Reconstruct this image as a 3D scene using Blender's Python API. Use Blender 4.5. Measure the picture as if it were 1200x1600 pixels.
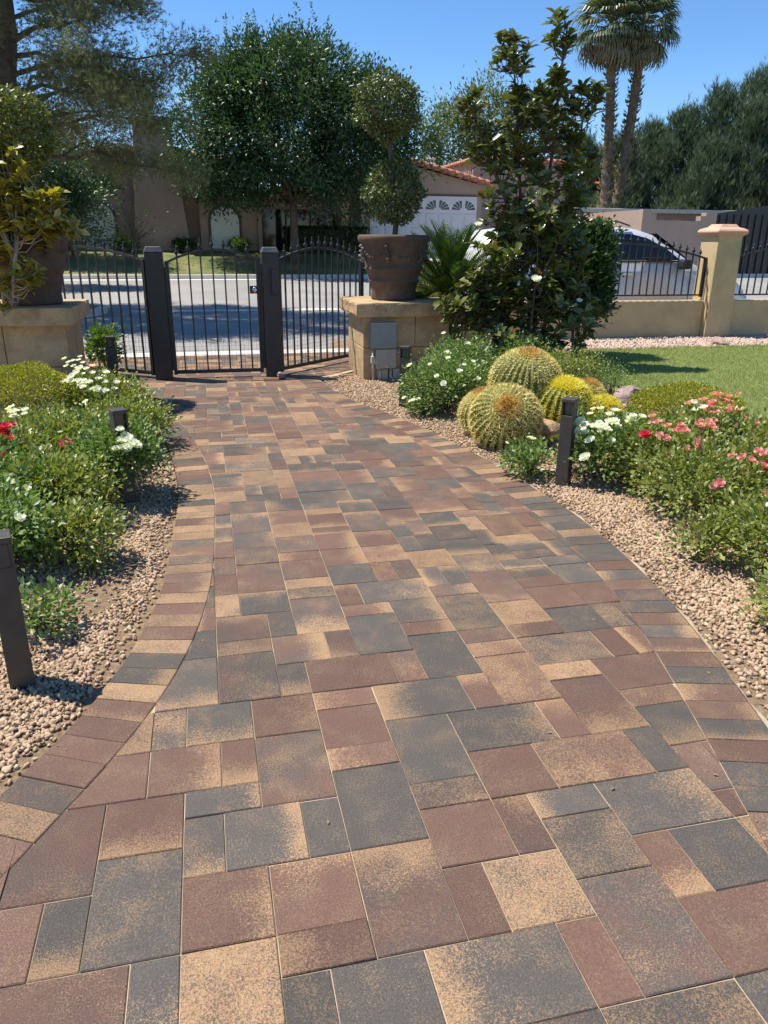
import bpy, bmesh, math, random
import numpy as np
from mathutils import Vector, Matrix

for o in list(bpy.data.objects):
    bpy.data.objects.remove(o)
scene = bpy.context.scene
C = scene.collection
rng = np.random.default_rng(11)
random.seed(5)
R = math.radians

# ------------------------------------------------------------------ camera
cam_d = bpy.data.cameras.new('camera')
cam = bpy.data.objects.new('camera', cam_d)
C.objects.link(cam)
cam_d.sensor_fit = 'VERTICAL'
cam_d.sensor_height = 24.0
cam_d.lens = 17.67
cam_d.clip_start = 0.05
cam_d.clip_end = 2000
PITCH, ROLL = math.atan(425 / 1178), 0.008
_f = Vector((0, math.cos(PITCH), -math.sin(PITCH)))
_u = Vector((0, math.sin(PITCH), math.cos(PITCH)))
_r = Vector((1, 0, 0))
_rt = _r * math.cos(ROLL) + _u * math.sin(ROLL)
_up = _u * math.cos(ROLL) - _r * math.sin(ROLL)
mw = Matrix((_rt, _up, -_f)).transposed().to_4x4()
mw.translation = (0, 0, 1.6)
cam.matrix_world = mw
scene.camera = cam

# ------------------------------------------------------------------ sky, sun, exposure
SUN_EL = 64.0
SUN_DIR = Vector((-0.965, 0.26, 0)).normalized() * math.cos(R(SUN_EL)) + Vector((0, 0, math.sin(R(SUN_EL))))
world = bpy.data.worlds.new('World')
scene.world = world
world.use_nodes = True
wn, wl = world.node_tree.nodes, world.node_tree.links
bg = wn['Background']
sky = wn.new('ShaderNodeTexSky')
sky.sky_type = 'NISHITA'
sky.sun_disc = False
sky.sun_elevation = R(SUN_EL)
sky.sun_rotation = math.atan2(SUN_DIR.x, SUN_DIR.y)
sky.altitude = 1500
sky.air_density = 1.0
sky.dust_density = 0.0
sky.ozone_density = 5.0
hs = wn.new('ShaderNodeHueSaturation')
hs.inputs['Saturation'].default_value = 1.14
wl.new(sky.outputs[0], hs.inputs['Color'])
wl.new(hs.outputs[0], bg.inputs[0])
bg.inputs[1].default_value = 0.12
sun_d = bpy.data.lights.new('sun', 'SUN')
sun_d.energy = 5.0
sun_d.angle = R(0.53)
sun_d.color = (1.0, 0.93, 0.82)
sun = bpy.data.objects.new('sun', sun_d)
C.objects.link(sun)
sun.rotation_euler = SUN_DIR.to_track_quat('Z', 'Y').to_euler()
sun.location = SUN_DIR * 60
vs = scene.view_settings
vs.view_transform = 'Standard'
vs.look = 'None'
vs.exposure = 0.6
vs.gamma = 1.0

# ------------------------------------------------------------------ frame of the street: u along it, v away from the camera
AZ = -0.2285
RZ = -AZ
CA, SA = math.cos(AZ), math.sin(AZ)


def W(u, v, z=0.0):
    return (u * CA + v * SA, -u * SA + v * CA, z)


def sstep(t):
    t = np.clip(t, 0, 1)
    return t * t * (3 - 2 * t)


# ------------------------------------------------------------------ materials
def new_mat(name):
    m = bpy.data.materials.new(name)
    m.use_nodes = True
    nt = m.node_tree
    return m, nt.nodes, nt.links, nt.nodes['Principled BSDF']


def node(n, kind, **kw):
    x = n.new(kind)
    for k, v in kw.items():
        setattr(x, k, v)
    return x


def rgb(c):
    return (c[0], c[1], c[2], 1.0)


def mixrgb(n, l, fac, a, b, blend='MIX'):
    x = n.new('ShaderNodeMix')
    x.data_type = 'RGBA'
    x.blend_type = blend
    for sock, val in ((x.inputs[0], fac), (x.inputs[6], a), (x.inputs[7], b)):
        if isinstance(val, (int, float)):
            sock.default_value = val
        elif isinstance(val, tuple):
            sock.default_value = rgb(val)
        else:
            l.new(val, sock)
    return x.outputs[2]


def ramp(n, l, src, lo, hi):
    x = n.new('ShaderNodeMapRange')
    x.interpolation_type = 'SMOOTHSTEP'
    l.new(src, x.inputs[0])
    x.inputs[1].default_value = lo
    x.inputs[2].default_value = hi
    return x.outputs[0]


def noise(n, l, vec, scale, detail=3.0, rough=0.6):
    x = n.new('ShaderNodeTexNoise')
    x.inputs['Scale'].default_value = scale
    x.inputs['Detail'].default_value = detail
    x.inputs['Roughness'].default_value = rough
    if vec is not None:
        l.new(vec, x.inputs['Vector'])
    return x.outputs[0]


def math_(n, l, op, a, b=None, c=None):
    x = n.new('ShaderNodeMath')
    x.operation = op
    for i, v in enumerate((a, b, c)):
        if v is None:
            continue
        if isinstance(v, (int, float)):
            x.inputs[i].default_value = v
        else:
            l.new(v, x.inputs[i])
    return x.outputs[0]


def bump(n, l, b, h, strength, dist=0.01):
    x = n.new('ShaderNodeBump')
    x.inputs['Strength'].default_value = strength
    x.inputs['Distance'].default_value = dist
    l.new(h, x.inputs['Height'])
    l.new(x.outputs[0], b.inputs['Normal'])


def proc(name, c1, c2, scale=3.0, rough=0.8, bumps=0.3, bscale=60.0, bdist=0.004, metal=0.0, c3=None, spec=0.5):
    m, n, l, b = new_mat(name)
    tc = n.new('ShaderNodeNewGeometry').outputs['Position']
    a = noise(n, l, tc, scale, 5, 0.65)
    col = mixrgb(n, l, ramp(n, l, a, 0.34, 0.66), c1, c2)
    fine = noise(n, l, tc, bscale, 3, 0.7)
    if c3 is not None:
        a2 = noise(n, l, tc, scale * 0.37, 4, 0.7)
        col = mixrgb(n, l, ramp(n, l, a2, 0.5, 0.72), col, c3)
    k = math_(n, l, 'MULTIPLY_ADD', fine, 0.5, 0.75)
    vx = n.new('ShaderNodeVectorMath')
    vx.operation = 'SCALE'
    l.new(col, vx.inputs[0])
    l.new(k, vx.inputs['Scale'])
    l.new(vx.outputs[0], b.inputs['Base Color'])
    b.inputs['Roughness'].default_value = rough
    b.inputs['Metallic'].default_value = metal
    b.inputs['Specular IOR Level'].default_value = spec
    if bumps:
        bump(n, l, b, fine, bumps, bdist)
    return m


def leaf_mat(name, dark, light, rough=0.45, transl=0.25, spec=0.5, third=None):
    m, n, l, b = new_mat(name)
    at = node(n, 'ShaderNodeAttribute', attribute_name='tint')
    col = mixrgb(n, l, at.outputs['Fac'], dark, light)
    if third is not None:
        col = mixrgb(n, l, ramp(n, l, at.outputs['Fac'], 0.9, 0.97), col, third)
    l.new(col, b.inputs['Base Color'])
    b.inputs['Roughness'].default_value = rough
    b.inputs['Specular IOR Level'].default_value = spec
    tr = n.new('ShaderNodeBsdfTranslucent')
    tc = mixrgb(n, l, 1.0, col, (1.5, 1.6, 0.6), 'MULTIPLY')
    l.new(tc, tr.inputs[0])
    mx = n.new('ShaderNodeMixShader')
    mx.inputs[0].default_value = transl
    l.new(b.outputs[0], mx.inputs[1])
    l.new(tr.outputs[0], mx.inputs[2])
    l.new(mx.outputs[0], n['Material Output'].inputs[0])
    return m


def paver_mat():
    m, n, l, b = new_mat('concrete_paver')
    geo = n.new('ShaderNodeNewGeometry').outputs['Position']
    at = node(n, 'ShaderNodeAttribute', attribute_name='pv')
    sp = n.new('ShaderNodeSeparateColor')
    l.new(at.outputs['Color'], sp.inputs[0])
    mm, gold, seed = sp.outputs[0], sp.outputs[1], sp.outputs[2]
    comb = n.new('ShaderNodeCombineXYZ')
    l.new(math_(n, l, 'MULTIPLY', seed, 97.0), comb.inputs[2])
    add = n.new('ShaderNodeVectorMath')
    l.new(geo, add.inputs[0])
    l.new(comb.outputs[0], add.inputs[1])
    P = add.outputs[0]
    low = noise(n, l, P, 9.0, 2, 0.5)
    low2 = noise(n, l, P, 5.5, 2, 0.5)
    mid = noise(n, l, P, 95.0, 4, 0.8)
    spk = noise(n, l, P, 210.0, 2, 0.9)
    fine = noise(n, l, geo, 420.0, 2, 0.8)
    grain = noise(n, l, geo, 900.0, 1, 0.5)
    t = math_(n, l, 'ADD', mm, math_(n, l, 'MULTIPLY_ADD', low2, 1.1, -0.55))
    t = math_(n, l, 'ADD', t, math_(n, l, 'MULTIPLY_ADD', spk, 1.2, -0.6))
    base = mixrgb(n, l, ramp(n, l, t, 0.15, 0.85), (0.084, 0.074, 0.064), (0.146, 0.077, 0.054))
    g = math_(n, l, 'ADD', gold, math_(n, l, 'MULTIPLY_ADD', low, 0.8, -0.4))
    g = math_(n, l, 'ADD', g, math_(n, l, 'MULTIPLY_ADD', mid, 1.0, -0.5))
    g = math_(n, l, 'ADD', g, math_(n, l, 'MULTIPLY_ADD', spk, 2.0, -1.0))
    gm = ramp(n, l, g, 0.2, 0.95)
    goldc = mixrgb(n, l, low2, (0.4, 0.245, 0.125), (0.33, 0.205, 0.11))
    tan = ramp(n, l, math_(n, l, 'ADD', spk, math_(n, l, 'MULTIPLY_ADD', low, 0.6, -0.3)), 0.5, 0.72)
    base = mixrgb(n, l, math_(n, l, 'MULTIPLY', tan, 0.75), base, (0.22, 0.145, 0.085))
    col = mixrgb(n, l, math_(n, l, 'MULTIPLY', gm, 0.93), base, goldc)
    # dust and wear over the whole path
    dust = ramp(n, l, noise(n, l, geo, 0.9, 4, 0.6), 0.45, 0.8)
    col = mixrgb(n, l, math_(n, l, 'MULTIPLY', dust, 0.1), col, (0.22, 0.175, 0.135))
    # mineral grains
    k = math_(n, l, 'MULTIPLY_ADD', fine, 1.5, 0.25)
    k = math_(n, l, 'MULTIPLY', k, math_(n, l, 'MULTIPLY_ADD', math_(n, l, 'FRACT', math_(n, l, 'MULTIPLY', seed, 7.13)), 0.4, 0.78))
    k = math_(n, l, 'MULTIPLY', k, math_(n, l, 'MULTIPLY_ADD', spk, 1.3, 0.37))
    vx = n.new('ShaderNodeVectorMath')
    vx.operation = 'SCALE'
    l.new(col, vx.inputs[0])
    l.new(k, vx.inputs['Scale'])
    lightspk = ramp(n, l, grain, 0.6, 0.68)
    col = mixrgb(n, l, math_(n, l, 'MULTIPLY', lightspk, 0.4), vx.outputs[0], (0.36, 0.31, 0.27))
    l.new(col, b.inputs['Base Color'])
    b.inputs['Roughness'].default_value = 0.58
    b.inputs['Specular IOR Level'].default_value = 0.35
    bump(n, l, b, fine, 0.8, 0.004)
    return m


M_PAVER = paver_mat()
M_SAND = proc('joint_sand', (0.5, 0.4, 0.28), (0.36, 0.28, 0.2), 8, 0.95, 0.5, 300, 0.003)
M_SOIL = proc('bed_soil', (0.44, 0.31, 0.19), (0.28, 0.18, 0.1), 45, 0.95, 1.0, 170, 0.02, c3=(0.5, 0.37, 0.24))
M_EARTH = proc('dry_earth', (0.3, 0.24, 0.17), (0.22, 0.18, 0.12), 0.4, 0.95, 0.5, 12, 0.03)
M_ASPHALT = proc('asphalt', (0.24, 0.232, 0.22), (0.29, 0.28, 0.265), 0.6, 0.85, 0.5, 120, 0.006, c3=(0.2, 0.195, 0.187))
M_CONC = proc('concrete_kerb', (0.58, 0.55, 0.49), (0.5, 0.47, 0.42), 1.5, 0.9, 0.3, 80)
M_STONE = proc('cast_stone', (0.52, 0.37, 0.2), (0.38, 0.265, 0.14), 4.0, 0.9, 1.0, 45, 0.012, c3=(0.22, 0.15, 0.08))
M_MOSS = proc('dark_stain', (0.1, 0.08, 0.06), (0.2, 0.15, 0.1), 20, 0.95, 0.4)
M_STUCCO = proc('cream_stucco', (0.6, 0.46, 0.25), (0.52, 0.4, 0.22), 2.4, 0.9, 0.9, 70, 0.008, c3=(0.46, 0.34, 0.19))
M_CAPPINK = proc('salmon_cap', (0.62, 0.36, 0.25), (0.55, 0.33, 0.23), 6, 0.85, 0.4, 70)
M_HSTUCCO = proc('brown_stucco', (0.36, 0.265, 0.2), (0.32, 0.235, 0.18), 1.0, 0.9, 0.5, 50, 0.008)
M_HSTUCCO2 = proc('mauve_stucco', (0.38, 0.28, 0.225), (0.34, 0.25, 0.2), 1.0, 0.9, 0.5, 50, 0.008)
M_TRIM = proc('dark_trim', (0.12, 0.08, 0.06), (0.1, 0.07, 0.05), 4, 0.8, 0.1)
M_TILE = proc('clay_tile', (0.46, 0.19, 0.11), (0.36, 0.15, 0.095), 5, 0.85, 0.4, 40, c3=(0.52, 0.3, 0.2))
M_WHITE = proc('white_paint', (0.66, 0.65, 0.65), (0.62, 0.61, 0.61), 2, 0.55, 0.1)
M_BLIND = proc('window_blind', (0.62, 0.66, 0.6), (0.58, 0.62, 0.57), 2, 0.5, 0.1)
M_DGLASS = proc('dark_glass', (0.012, 0.016, 0.022), (0.02, 0.024, 0.03), 2, 0.06, 0.0)
M_IRON = proc('black_iron', (0.016, 0.016, 0.018), (0.024, 0.023, 0.023), 12, 0.42, 0.15, 90, 0.002)
M_BRONZE = proc('bronze_paint', (0.05, 0.043, 0.036), (0.065, 0.056, 0.046), 14, 0.5, 0.12, 120, 0.002)
M_LENS = proc('lamp_lens', (0.1, 0.075, 0.05), (0.13, 0.1, 0.07), 20, 0.3, 0.0)
M_TERRA = proc('aged_terracotta', (0.12, 0.078, 0.054), (0.085, 0.056, 0.04), 7, 0.85, 0.7, 60, 0.006, c3=(0.165, 0.115, 0.08))
M_PALEMOSS = proc('pale_ornament', (0.28, 0.24, 0.2), (0.2, 0.16, 0.13), 25, 0.9, 0.4)
M_STEELBOX = proc('grey_steel_box', (0.21, 0.235, 0.23), (0.235, 0.255, 0.245), 5, 0.5, 0.08)
M_STEELBOX2 = proc('beige_steel_box', (0.37, 0.35, 0.3), (0.33, 0.31, 0.27), 5, 0.5, 0.08)
M_PVC = proc('grey_conduit', (0.48, 0.47, 0.44), (0.42, 0.41, 0.38), 9, 0.5, 0.05)
M_BARK = proc('grey_bark', (0.15, 0.115, 0.085), (0.09, 0.07, 0.052), 9, 0.95, 1.0, 30, 0.03)
M_PALEBARK = proc('pale_bark', (0.4, 0.34, 0.27), (0.28, 0.23, 0.17), 12, 0.9, 0.6, 40, 0.01)
M_PALMBARK = proc('palm_bark', (0.2, 0.155, 0.115), (0.13, 0.1, 0.075), 6, 0.95, 1.0, 14, 0.05)
M_STEM = proc('green_stem', (0.1, 0.13, 0.05), (0.13, 0.1, 0.05), 15, 0.7, 0.2)
M_ROCK = proc('pink_rock', (0.4, 0.28, 0.24), (0.26, 0.19, 0.17), 5, 0.9, 1.0, 35, 0.02, c3=(0.5, 0.38, 0.33))
M_TANROCK = proc('tan_rock', (0.4, 0.27, 0.15), (0.3, 0.19, 0.1), 6, 0.9, 1.0, 35, 0.02)
M_LAWN = proc('lawn_turf', (0.2, 0.25, 0.065), (0.25, 0.29, 0.09), 2.2, 0.9, 0.9, 160, 0.02)
M_FARLAWN = proc('far_turf', (0.09, 0.13, 0.03), (0.24, 0.22, 0.09), 0.9, 0.95, 0.9, 30, 0.05)
M_CACTUS = proc('cactus_skin', (0.1, 0.14, 0.035), (0.15, 0.17, 0.045), 10, 0.55, 0.3, 60)
M_SPINE = leaf_mat('cactus_spine', (0.62, 0.48, 0.16), (0.85, 0.74, 0.32), 0.5, 0.15)
M_YSPINE = leaf_mat('yellow_spine', (0.66, 0.54, 0.07), (0.82, 0.74, 0.12), 0.5, 0.25)
M_WOOL = leaf_mat('cactus_wool', (0.42, 0.22, 0.08), (0.75, 0.5, 0.2), 0.8, 0.2)
M_CHROME = proc('bright_trim', (0.7, 0.7, 0.7), (0.66, 0.66, 0.66), 5, 0.2, 0.0, metal=1.0)
M_TYRE = proc('tyre_rubber', (0.02, 0.02, 0.02), (0.03, 0.03, 0.03), 20, 0.8, 0.2)
M_SILVER = proc('silver_car_paint', (0.68, 0.68, 0.68), (0.65, 0.65, 0.65), 2, 0.3, 0.0, metal=0.25)
M_LAMPGL = proc('headlamp_glass', (0.6, 0.6, 0.6), (0.5, 0.5, 0.5), 5, 0.12, 0.0)
M_BLKPLASTIC = proc('black_plastic', (0.02, 0.02, 0.022), (0.03, 0.03, 0.03), 9, 0.5, 0.05)

# leaves
L_ROSE = leaf_mat('rose_leaf', (0.1, 0.14, 0.03), (0.33, 0.36, 0.1), 0.38, 0.28, 0.5, third=(0.22, 0.13, 0.05))
L_ROSE2 = leaf_mat('rose_leaf_cool', (0.085, 0.15, 0.04), (0.24, 0.33, 0.1), 0.42, 0.25)
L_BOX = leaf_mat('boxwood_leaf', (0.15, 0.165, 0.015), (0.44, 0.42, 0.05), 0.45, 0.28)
L_ASH = leaf_mat('ash_leaf', (0.02, 0.052, 0.024), (0.072, 0.13, 0.048), 0.42, 0.22)
L_PINE = leaf_mat('pine_needle', (0.09, 0.105, 0.048), (0.24, 0.25, 0.11), 0.55, 0.2, third=(0.16, 0.12, 0.06))
L_DPINE = leaf_mat('dark_pine_needle', (0.045, 0.08, 0.048), (0.13, 0.18, 0.1), 0.55, 0.15)
L_MAG = leaf_mat('magnolia_leaf', (0.04, 0.062, 0.02), (0.21, 0.225, 0.062), 0.28, 0.16, 0.6, third=(0.2, 0.115, 0.045))
L_YMAG = leaf_mat('gold_shrub_leaf', (0.15, 0.145, 0.025), (0.5, 0.41, 0.07), 0.32, 0.25, 0.6, third=(0.27, 0.15, 0.04))
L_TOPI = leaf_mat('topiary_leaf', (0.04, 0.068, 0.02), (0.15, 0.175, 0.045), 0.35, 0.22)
L_SAGO = leaf_mat('sago_leaf', (0.04, 0.1, 0.02), (0.15, 0.23, 0.045), 0.3, 0.15)
L_PALM = leaf_mat('palm_leaf', (0.07, 0.105, 0.055), (0.16, 0.2, 0.11), 0.4, 0.15)
L_PALMDRY = leaf_mat('dry_palm_leaf', (0.09, 0.1, 0.06), (0.19, 0.175, 0.1), 0.6, 0.15)
L_PALE = leaf_mat('pale_tree_leaf', (0.07, 0.11, 0.04), (0.16, 0.2, 0.07), 0.5, 0.25)
L_BRIGHT = leaf_mat('bright_tree_leaf', (0.06, 0.12, 0.02), (0.17, 0.25, 0.045), 0.45, 0.3)
L_HEDGE = leaf_mat('hedge_leaf', (0.02, 0.045, 0.012), (0.05, 0.085, 0.022), 0.45, 0.2)
L_GRASS = leaf_mat('grass_blade', (0.2, 0.25, 0.07), (0.42, 0.45, 0.16), 0.5, 0.3)
L_DRYLEAF = leaf_mat('leaf_litter', (0.2, 0.12, 0.06), (0.34, 0.22, 0.12), 0.8, 0.1)
F_WHITE = leaf_mat('white_petal', (0.74, 0.74, 0.7), (0.85, 0.85, 0.82), 0.6, 0.25)
F_RED = leaf_mat('red_petal', (0.5, 0.02, 0.05), (0.7, 0.06, 0.1), 0.55, 0.25)
F_PINK = leaf_mat('pink_petal', (0.6, 0.16, 0.18), (0.8, 0.45, 0.42), 0.55, 0.3)
F_CORAL = leaf_mat('coral_petal', (0.7, 0.16, 0.1), (0.8, 0.3, 0.2), 0.55, 0.3)
M_GRAVEL = leaf_mat('gravel_stone', (0.28, 0.18, 0.11), (0.56, 0.42, 0.285), 0.9, 0.0, 0.3)
M_GRAVEL2 = leaf_mat('pink_gravel_stone', (0.4, 0.28, 0.22), (0.62, 0.5, 0.42), 0.9, 0.0, 0.3)


# ------------------------------------------------------------------ object helpers
def tag(o, label=None, cat=None, group=None, kind=None):
    if label:
        o['label'] = label
    if cat:
        o['category'] = cat
    if group:
        o['group'] = group
    if kind:
        o['kind'] = kind
    return o


def thing(name, label, cat, loc=(0, 0, 0), rz=0.0, group=None):
    o = bpy.data.objects.new(name, None)
    o.empty_display_size = 0.1
    C.objects.link(o)
    o.location = loc
    o.rotation_euler = (0, 0, rz)
    return tag(o, label, cat, group)


def link(name, me, parent=None, loc=(0, 0, 0), rot=(0, 0, 0)):
    o = bpy.data.objects.new(name, me)
    C.objects.link(o)
    o.location = loc
    o.rotation_euler = rot
    if parent is not None:
        o.parent = parent
    return o


def np_mesh(name, V, F, mat, tint=None, smooth=False):
    V = np.asarray(V, dtype=np.float32)
    F = np.asarray(F, dtype=np.int32)
    k = F.shape[1]
    me = bpy.data.meshes.new(name)
    me.vertices.add(len(V))
    me.vertices.foreach_set('co', V.ravel())
    me.loops.add(F.size)
    me.loops.foreach_set('vertex_index', F.ravel())
    me.polygons.add(len(F))
    me.polygons.foreach_set('loop_start', np.arange(0, F.size, k, dtype=np.int32))
    me.polygons.foreach_set('loop_total', np.full(len(F), k, dtype=np.int32))
    if smooth:
        me.polygons.foreach_set('use_smooth', np.ones(len(F), dtype=bool))
    if tint is not None:
        a = me.attributes.new('tint', 'FLOAT', 'POINT')
        a.data.foreach_set('value', np.asarray(tint, dtype=np.float32))
    me.materials.append(mat)
    me.update(calc_edges=True)
    return me


class MB:
    """collects simple solids into one mesh"""

    def __init__(s):
        s.v, s.f = [], []

    def add(s, v, f):
        n = len(s.v)
        s.v += [tuple(p) for p in v]
        s.f += [tuple(i + n for i in q) for q in f]
        return s

    def box(s, x0, x1, y0, y1, z0, z1):
        v = [(x0, y0, z0), (x1, y0, z0), (x1, y1, z0), (x0, y1, z0), (x0, y0, z1), (x1, y0, z1), (x1, y1, z1), (x0, y1, z1)]
        return s.add(v, [(3, 2, 1, 0), (4, 5, 6, 7), (0, 1, 5, 4), (1, 2, 6, 5), (2, 3, 7, 6), (3, 0, 4, 7)])

    def frustum(s, a, b):
        """a, b: (x0,x1,y0,y1,z)"""
        v = [(a[0], a[2], a[4]), (a[1], a[2], a[4]), (a[1], a[3], a[4]), (a[0], a[3], a[4]),
             (b[0], b[2], b[4]), (b[1], b[2], b[4]), (b[1], b[3], b[4]), (b[0], b[3], b[4])]
        return s.add(v, [(3, 2, 1, 0), (4, 5, 6, 7), (0, 1, 5, 4), (1, 2, 6, 5), (2, 3, 7, 6), (3, 0, 4, 7)])

    def tube(s, pts, rad, n=6):
        pts = [Vector(p) for p in pts]
        if isinstance(rad, (int, float)):
            rad = [rad] * len(pts)
        v, f = [], []
        ref = None
        for i, p in enumerate(pts):
            d = (pts[min(i + 1, len(pts) - 1)] - pts[max(i - 1, 0)])
            d = d.normalized() if d.length > 1e-9 else Vector((0, 0, 1))
            if ref is None:
                ref = Vector((1, 0, 0)) if abs(d.x) < 0.8 else Vector((0, 1, 0))
            a = (ref - d * ref.dot(d)).normalized()
            ref = a
            b = d.cross(a)
            for k in range(n):
                t = 2 * math.pi * k / n
                v.append(p + (a * math.cos(t) + b * math.sin(t)) * rad[i])
        for i in range(len(pts) - 1):
            for k in range(n):
                f.append((i * n + k, i * n + (k + 1) % n, (i + 1) * n + (k + 1) % n, (i + 1) * n + k))
        f.append(tuple(range(n - 1, -1, -1)))
        f.append(tuple((len(pts) - 1) * n + k for k in range(n)))
        return s.add(v, f)

    def lathe(s, prof, n=24, wob=0.0, cx=0.0, cy=0.0):
        v, f = [], []
        for r, z in prof:
            for k in range(n):
                t = 2 * math.pi * k / n
                rr = r * (1 + wob * random.uniform(-1, 1))
                v.append((cx + rr * math.cos(t), cy + rr * math.sin(t), z))
        for i in range(len(prof) - 1):
            for k in range(n):
                f.append((i * n + k, i * n + (k + 1) % n, (i + 1) * n + (k + 1) % n, (i + 1) * n + k))
        f.append(tuple(range(n - 1, -1, -1)))
        f.append(tuple((len(prof) - 1) * n + k for k in range(n)))
        return s.add(v, f)

    def prism(s, poly, y0, y1):
        """polygon in x,z pushed along y"""
        n = len(poly)
        v = [(x, y0, z) for x, z in poly] + [(x, y1, z) for x, z in poly]
        f = [tuple(range(n)), tuple(range(2 * n - 1, n - 1, -1))]
        f += [(i, i + n, (i + 1) % n + n, (i + 1) % n) for i in range(n)]
        return s.add(v, f)

    def mesh(s, name, mat, smooth=False):
        me = bpy.data.meshes.new(name)
        me.from_pydata(s.v, [], s.f)
        me.materials.append(mat)
        bm = bmesh.new()
        bm.from_mesh(me)
        bmesh.ops.recalc_face_normals(bm, faces=bm.faces)
        bm.to_mesh(me)
        bm.free()
        if smooth:
            for p in me.polygons:
                p.use_smooth = True
        return me

    def build(s, name, mat, parent=None, smooth=False, bevel=0.0, loc=(0, 0, 0), rz=0.0):
        o = link(name, s.mesh(name, mat, smooth), parent, loc, (0, 0, rz))
        if bevel:
            b = o.modifiers.new('bevel', 'BEVEL')
            b.width = bevel
            b.segments = 2
            b.limit_method = 'ANGLE'
        return o


def copy_tree(o, parent=None):
    c = o.copy()
    C.objects.link(c)
    c.parent = parent
    for ch in o.children:
        copy_tree(ch, c)
    return c


# ------------------------------------------------------------------ leaves
T2 = (np.array([(0, 0, 0), (.5, .45, .12), (0, 1, 0), (-.5, .45, .12)], float), np.array([(0, 1, 2), (0, 2, 3)]))
T6 = (np.array([(0, 0, 0), (.36, .28, .09), (0, .3, 0), (-.36, .28, .09), (.46, .68, .04), (0, .68, -.02), (-.46, .68, .04), (0, 1, -.12)], float),
      np.array([(0, 1, 2), (0, 2, 3), (1, 4, 2), (4, 5, 2), (2, 5, 3), (5, 6, 3), (4, 7, 5), (5, 7, 6)]))
T1 = (np.array([(-.5, 0, 0), (.5, 0, 0), (0, 1, 0)], float), np.array([(0, 1, 2)]))


def unit(a):
    return a / np.maximum(np.linalg.norm(a, axis=-1, keepdims=True), 1e-9)


def rand_dir(n):
    return unit(rng.normal(size=(n, 3)))


def leaf_arrays(P, D, N, length, width, tint, T=T2):
    n = len(P)
    D = unit(D)
    X = unit(np.cross(D, N))
    Z = np.cross(X, D)
    L = np.broadcast_to(np.asarray(length, float), (n,))
    Wd = np.broadcast_to(np.asarray(width, float), (n,))
    tv, tf = T
    V = (P[:, None, :] + X[:, None, :] * (tv[None, :, 0:1] * Wd[:, None, None])
         + D[:, None, :] * (tv[None, :, 1:2] * L[:, None, None]) + Z[:, None, :] * (tv[None, :, 2:3] * L[:, None, None]))
    F = tf[None] + (np.arange(n) * len(tv))[:, None, None]
    return V.reshape(-1, 3), F.reshape(-1, 3), np.repeat(np.broadcast_to(tint, (n,)), len(tv))


def leaves(name, parent, mat, P, D, N, length, width, tint=None, T=T2, kind='stuff'):
    if tint is None:
        tint = rng.random(len(P))
    V, F, t = leaf_arrays(P, D, N, length, width, tint, T)
    o = link(name, np_mesh(name, V, F, mat, t), parent)
    if kind and parent is not None:
        o['kind'] = kind
    return o


def ellip_shell(n, c, r, lo=0.55, zmin=-1.0):
    d = rand_dir(n * 2)
    d = d[d[:, 2] > zmin][:n]
    k = lo + (1 - lo) * rng.random(len(d)) ** 0.6
    return np.asarray(c) + d * np.asarray(r) * k[:, None], d


def clump_leaves(cent, dirs, per, spread, size, up=0.3, jit=0.9, aspect=0.45):
    n = len(cent)
    c = np.repeat(cent, per, 0)
    d = np.repeat(dirs, per, 0)
    off = rng.normal(size=(n * per, 3)) * spread
    P = c + off
    D = unit(d * 0.7 + unit(off) * 0.6 + rand_dir(len(P)) * jit + np.array([0, 0, up]))
    N = unit(rand_dir(len(P)) * 0.8 + np.array([0, 0, 1.0]) + d * 0.4)
    L = size * rng.uniform(0.6, 1.25, len(P))
    # young leaves at the outside are lighter
    t0 = np.repeat(rng.random(n), per)
    t = np.clip(t0 * 0.55 + rng.random(len(P)) * 0.5, 0, 1)
    return P, D, N, L, L * aspect, t


# ------------------------------------------------------------------ path outline
LI_ = [(-1.42, -1.2), (-1.3, 0.2), (-1.15, 1.0), (-1.05, 1.4), (-0.97, 1.72), (-0.91, 1.87), (-0.87, 2.04), (-0.84, 2.2), (-0.81, 2.37), (-0.8, 2.53), (-0.79, 2.7),
       (-0.8, 2.86), (-0.81, 3.03), (-0.82, 3.2), (-0.84, 3.36), (-0.86, 3.52), (-0.9, 3.67), (-0.96, 3.98), (-1.05, 4.41), (-1.12, 4.75),
       (-1.2, 5.04), (-1.32, 5.42), (-1.48, 5.87), (-1.65, 6.31), (-1.81, 6.66), (-2.14, 7.32), (-2.75, 8.49), (-3.3, 9.6)]
RO_ = [(1.12, -1.2), (1.22, 0.2), (1.29, 1.2), (1.33, 1.8), (1.36, 2.27), (1.36, 2.44), (1.37, 2.61), (1.37, 2.77), (1.38, 2.95), (1.37, 3.13), (1.36, 3.36), (1.34, 3.6),
       (1.31, 3.82), (1.26, 4.15), (1.2, 4.46), (0.93, 5.28), (0.82, 5.62), (0.69, 5.94), (0.46, 6.49), (0.1, 7.23), (-0.23, 7.67), (-0.53, 8.35), (-0.82, 9.2), (-0.95, 9.6)]
BW = 0.236
GY = np.arange(-1.2, 9.6, 0.02)


def smooth_curve(pts):
    p = np.array(pts)
    x = np.interp(GY, p[:, 1], p[:, 0])
    k = np.ones(31) / 31
    for _ in range(2):
        x = np.convolve(np.pad(x, 15, mode='edge'), k, 'valid')
    return x


def offset_curve(x, d):
    t = unit(np.stack([np.gradient(x), np.gradient(GY)], 1))
    nx, ny = t[:, 1], -t[:, 0]
    X, Y = x + nx * d, GY + ny * d
    return np.interp(GY, Y, X)


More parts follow.
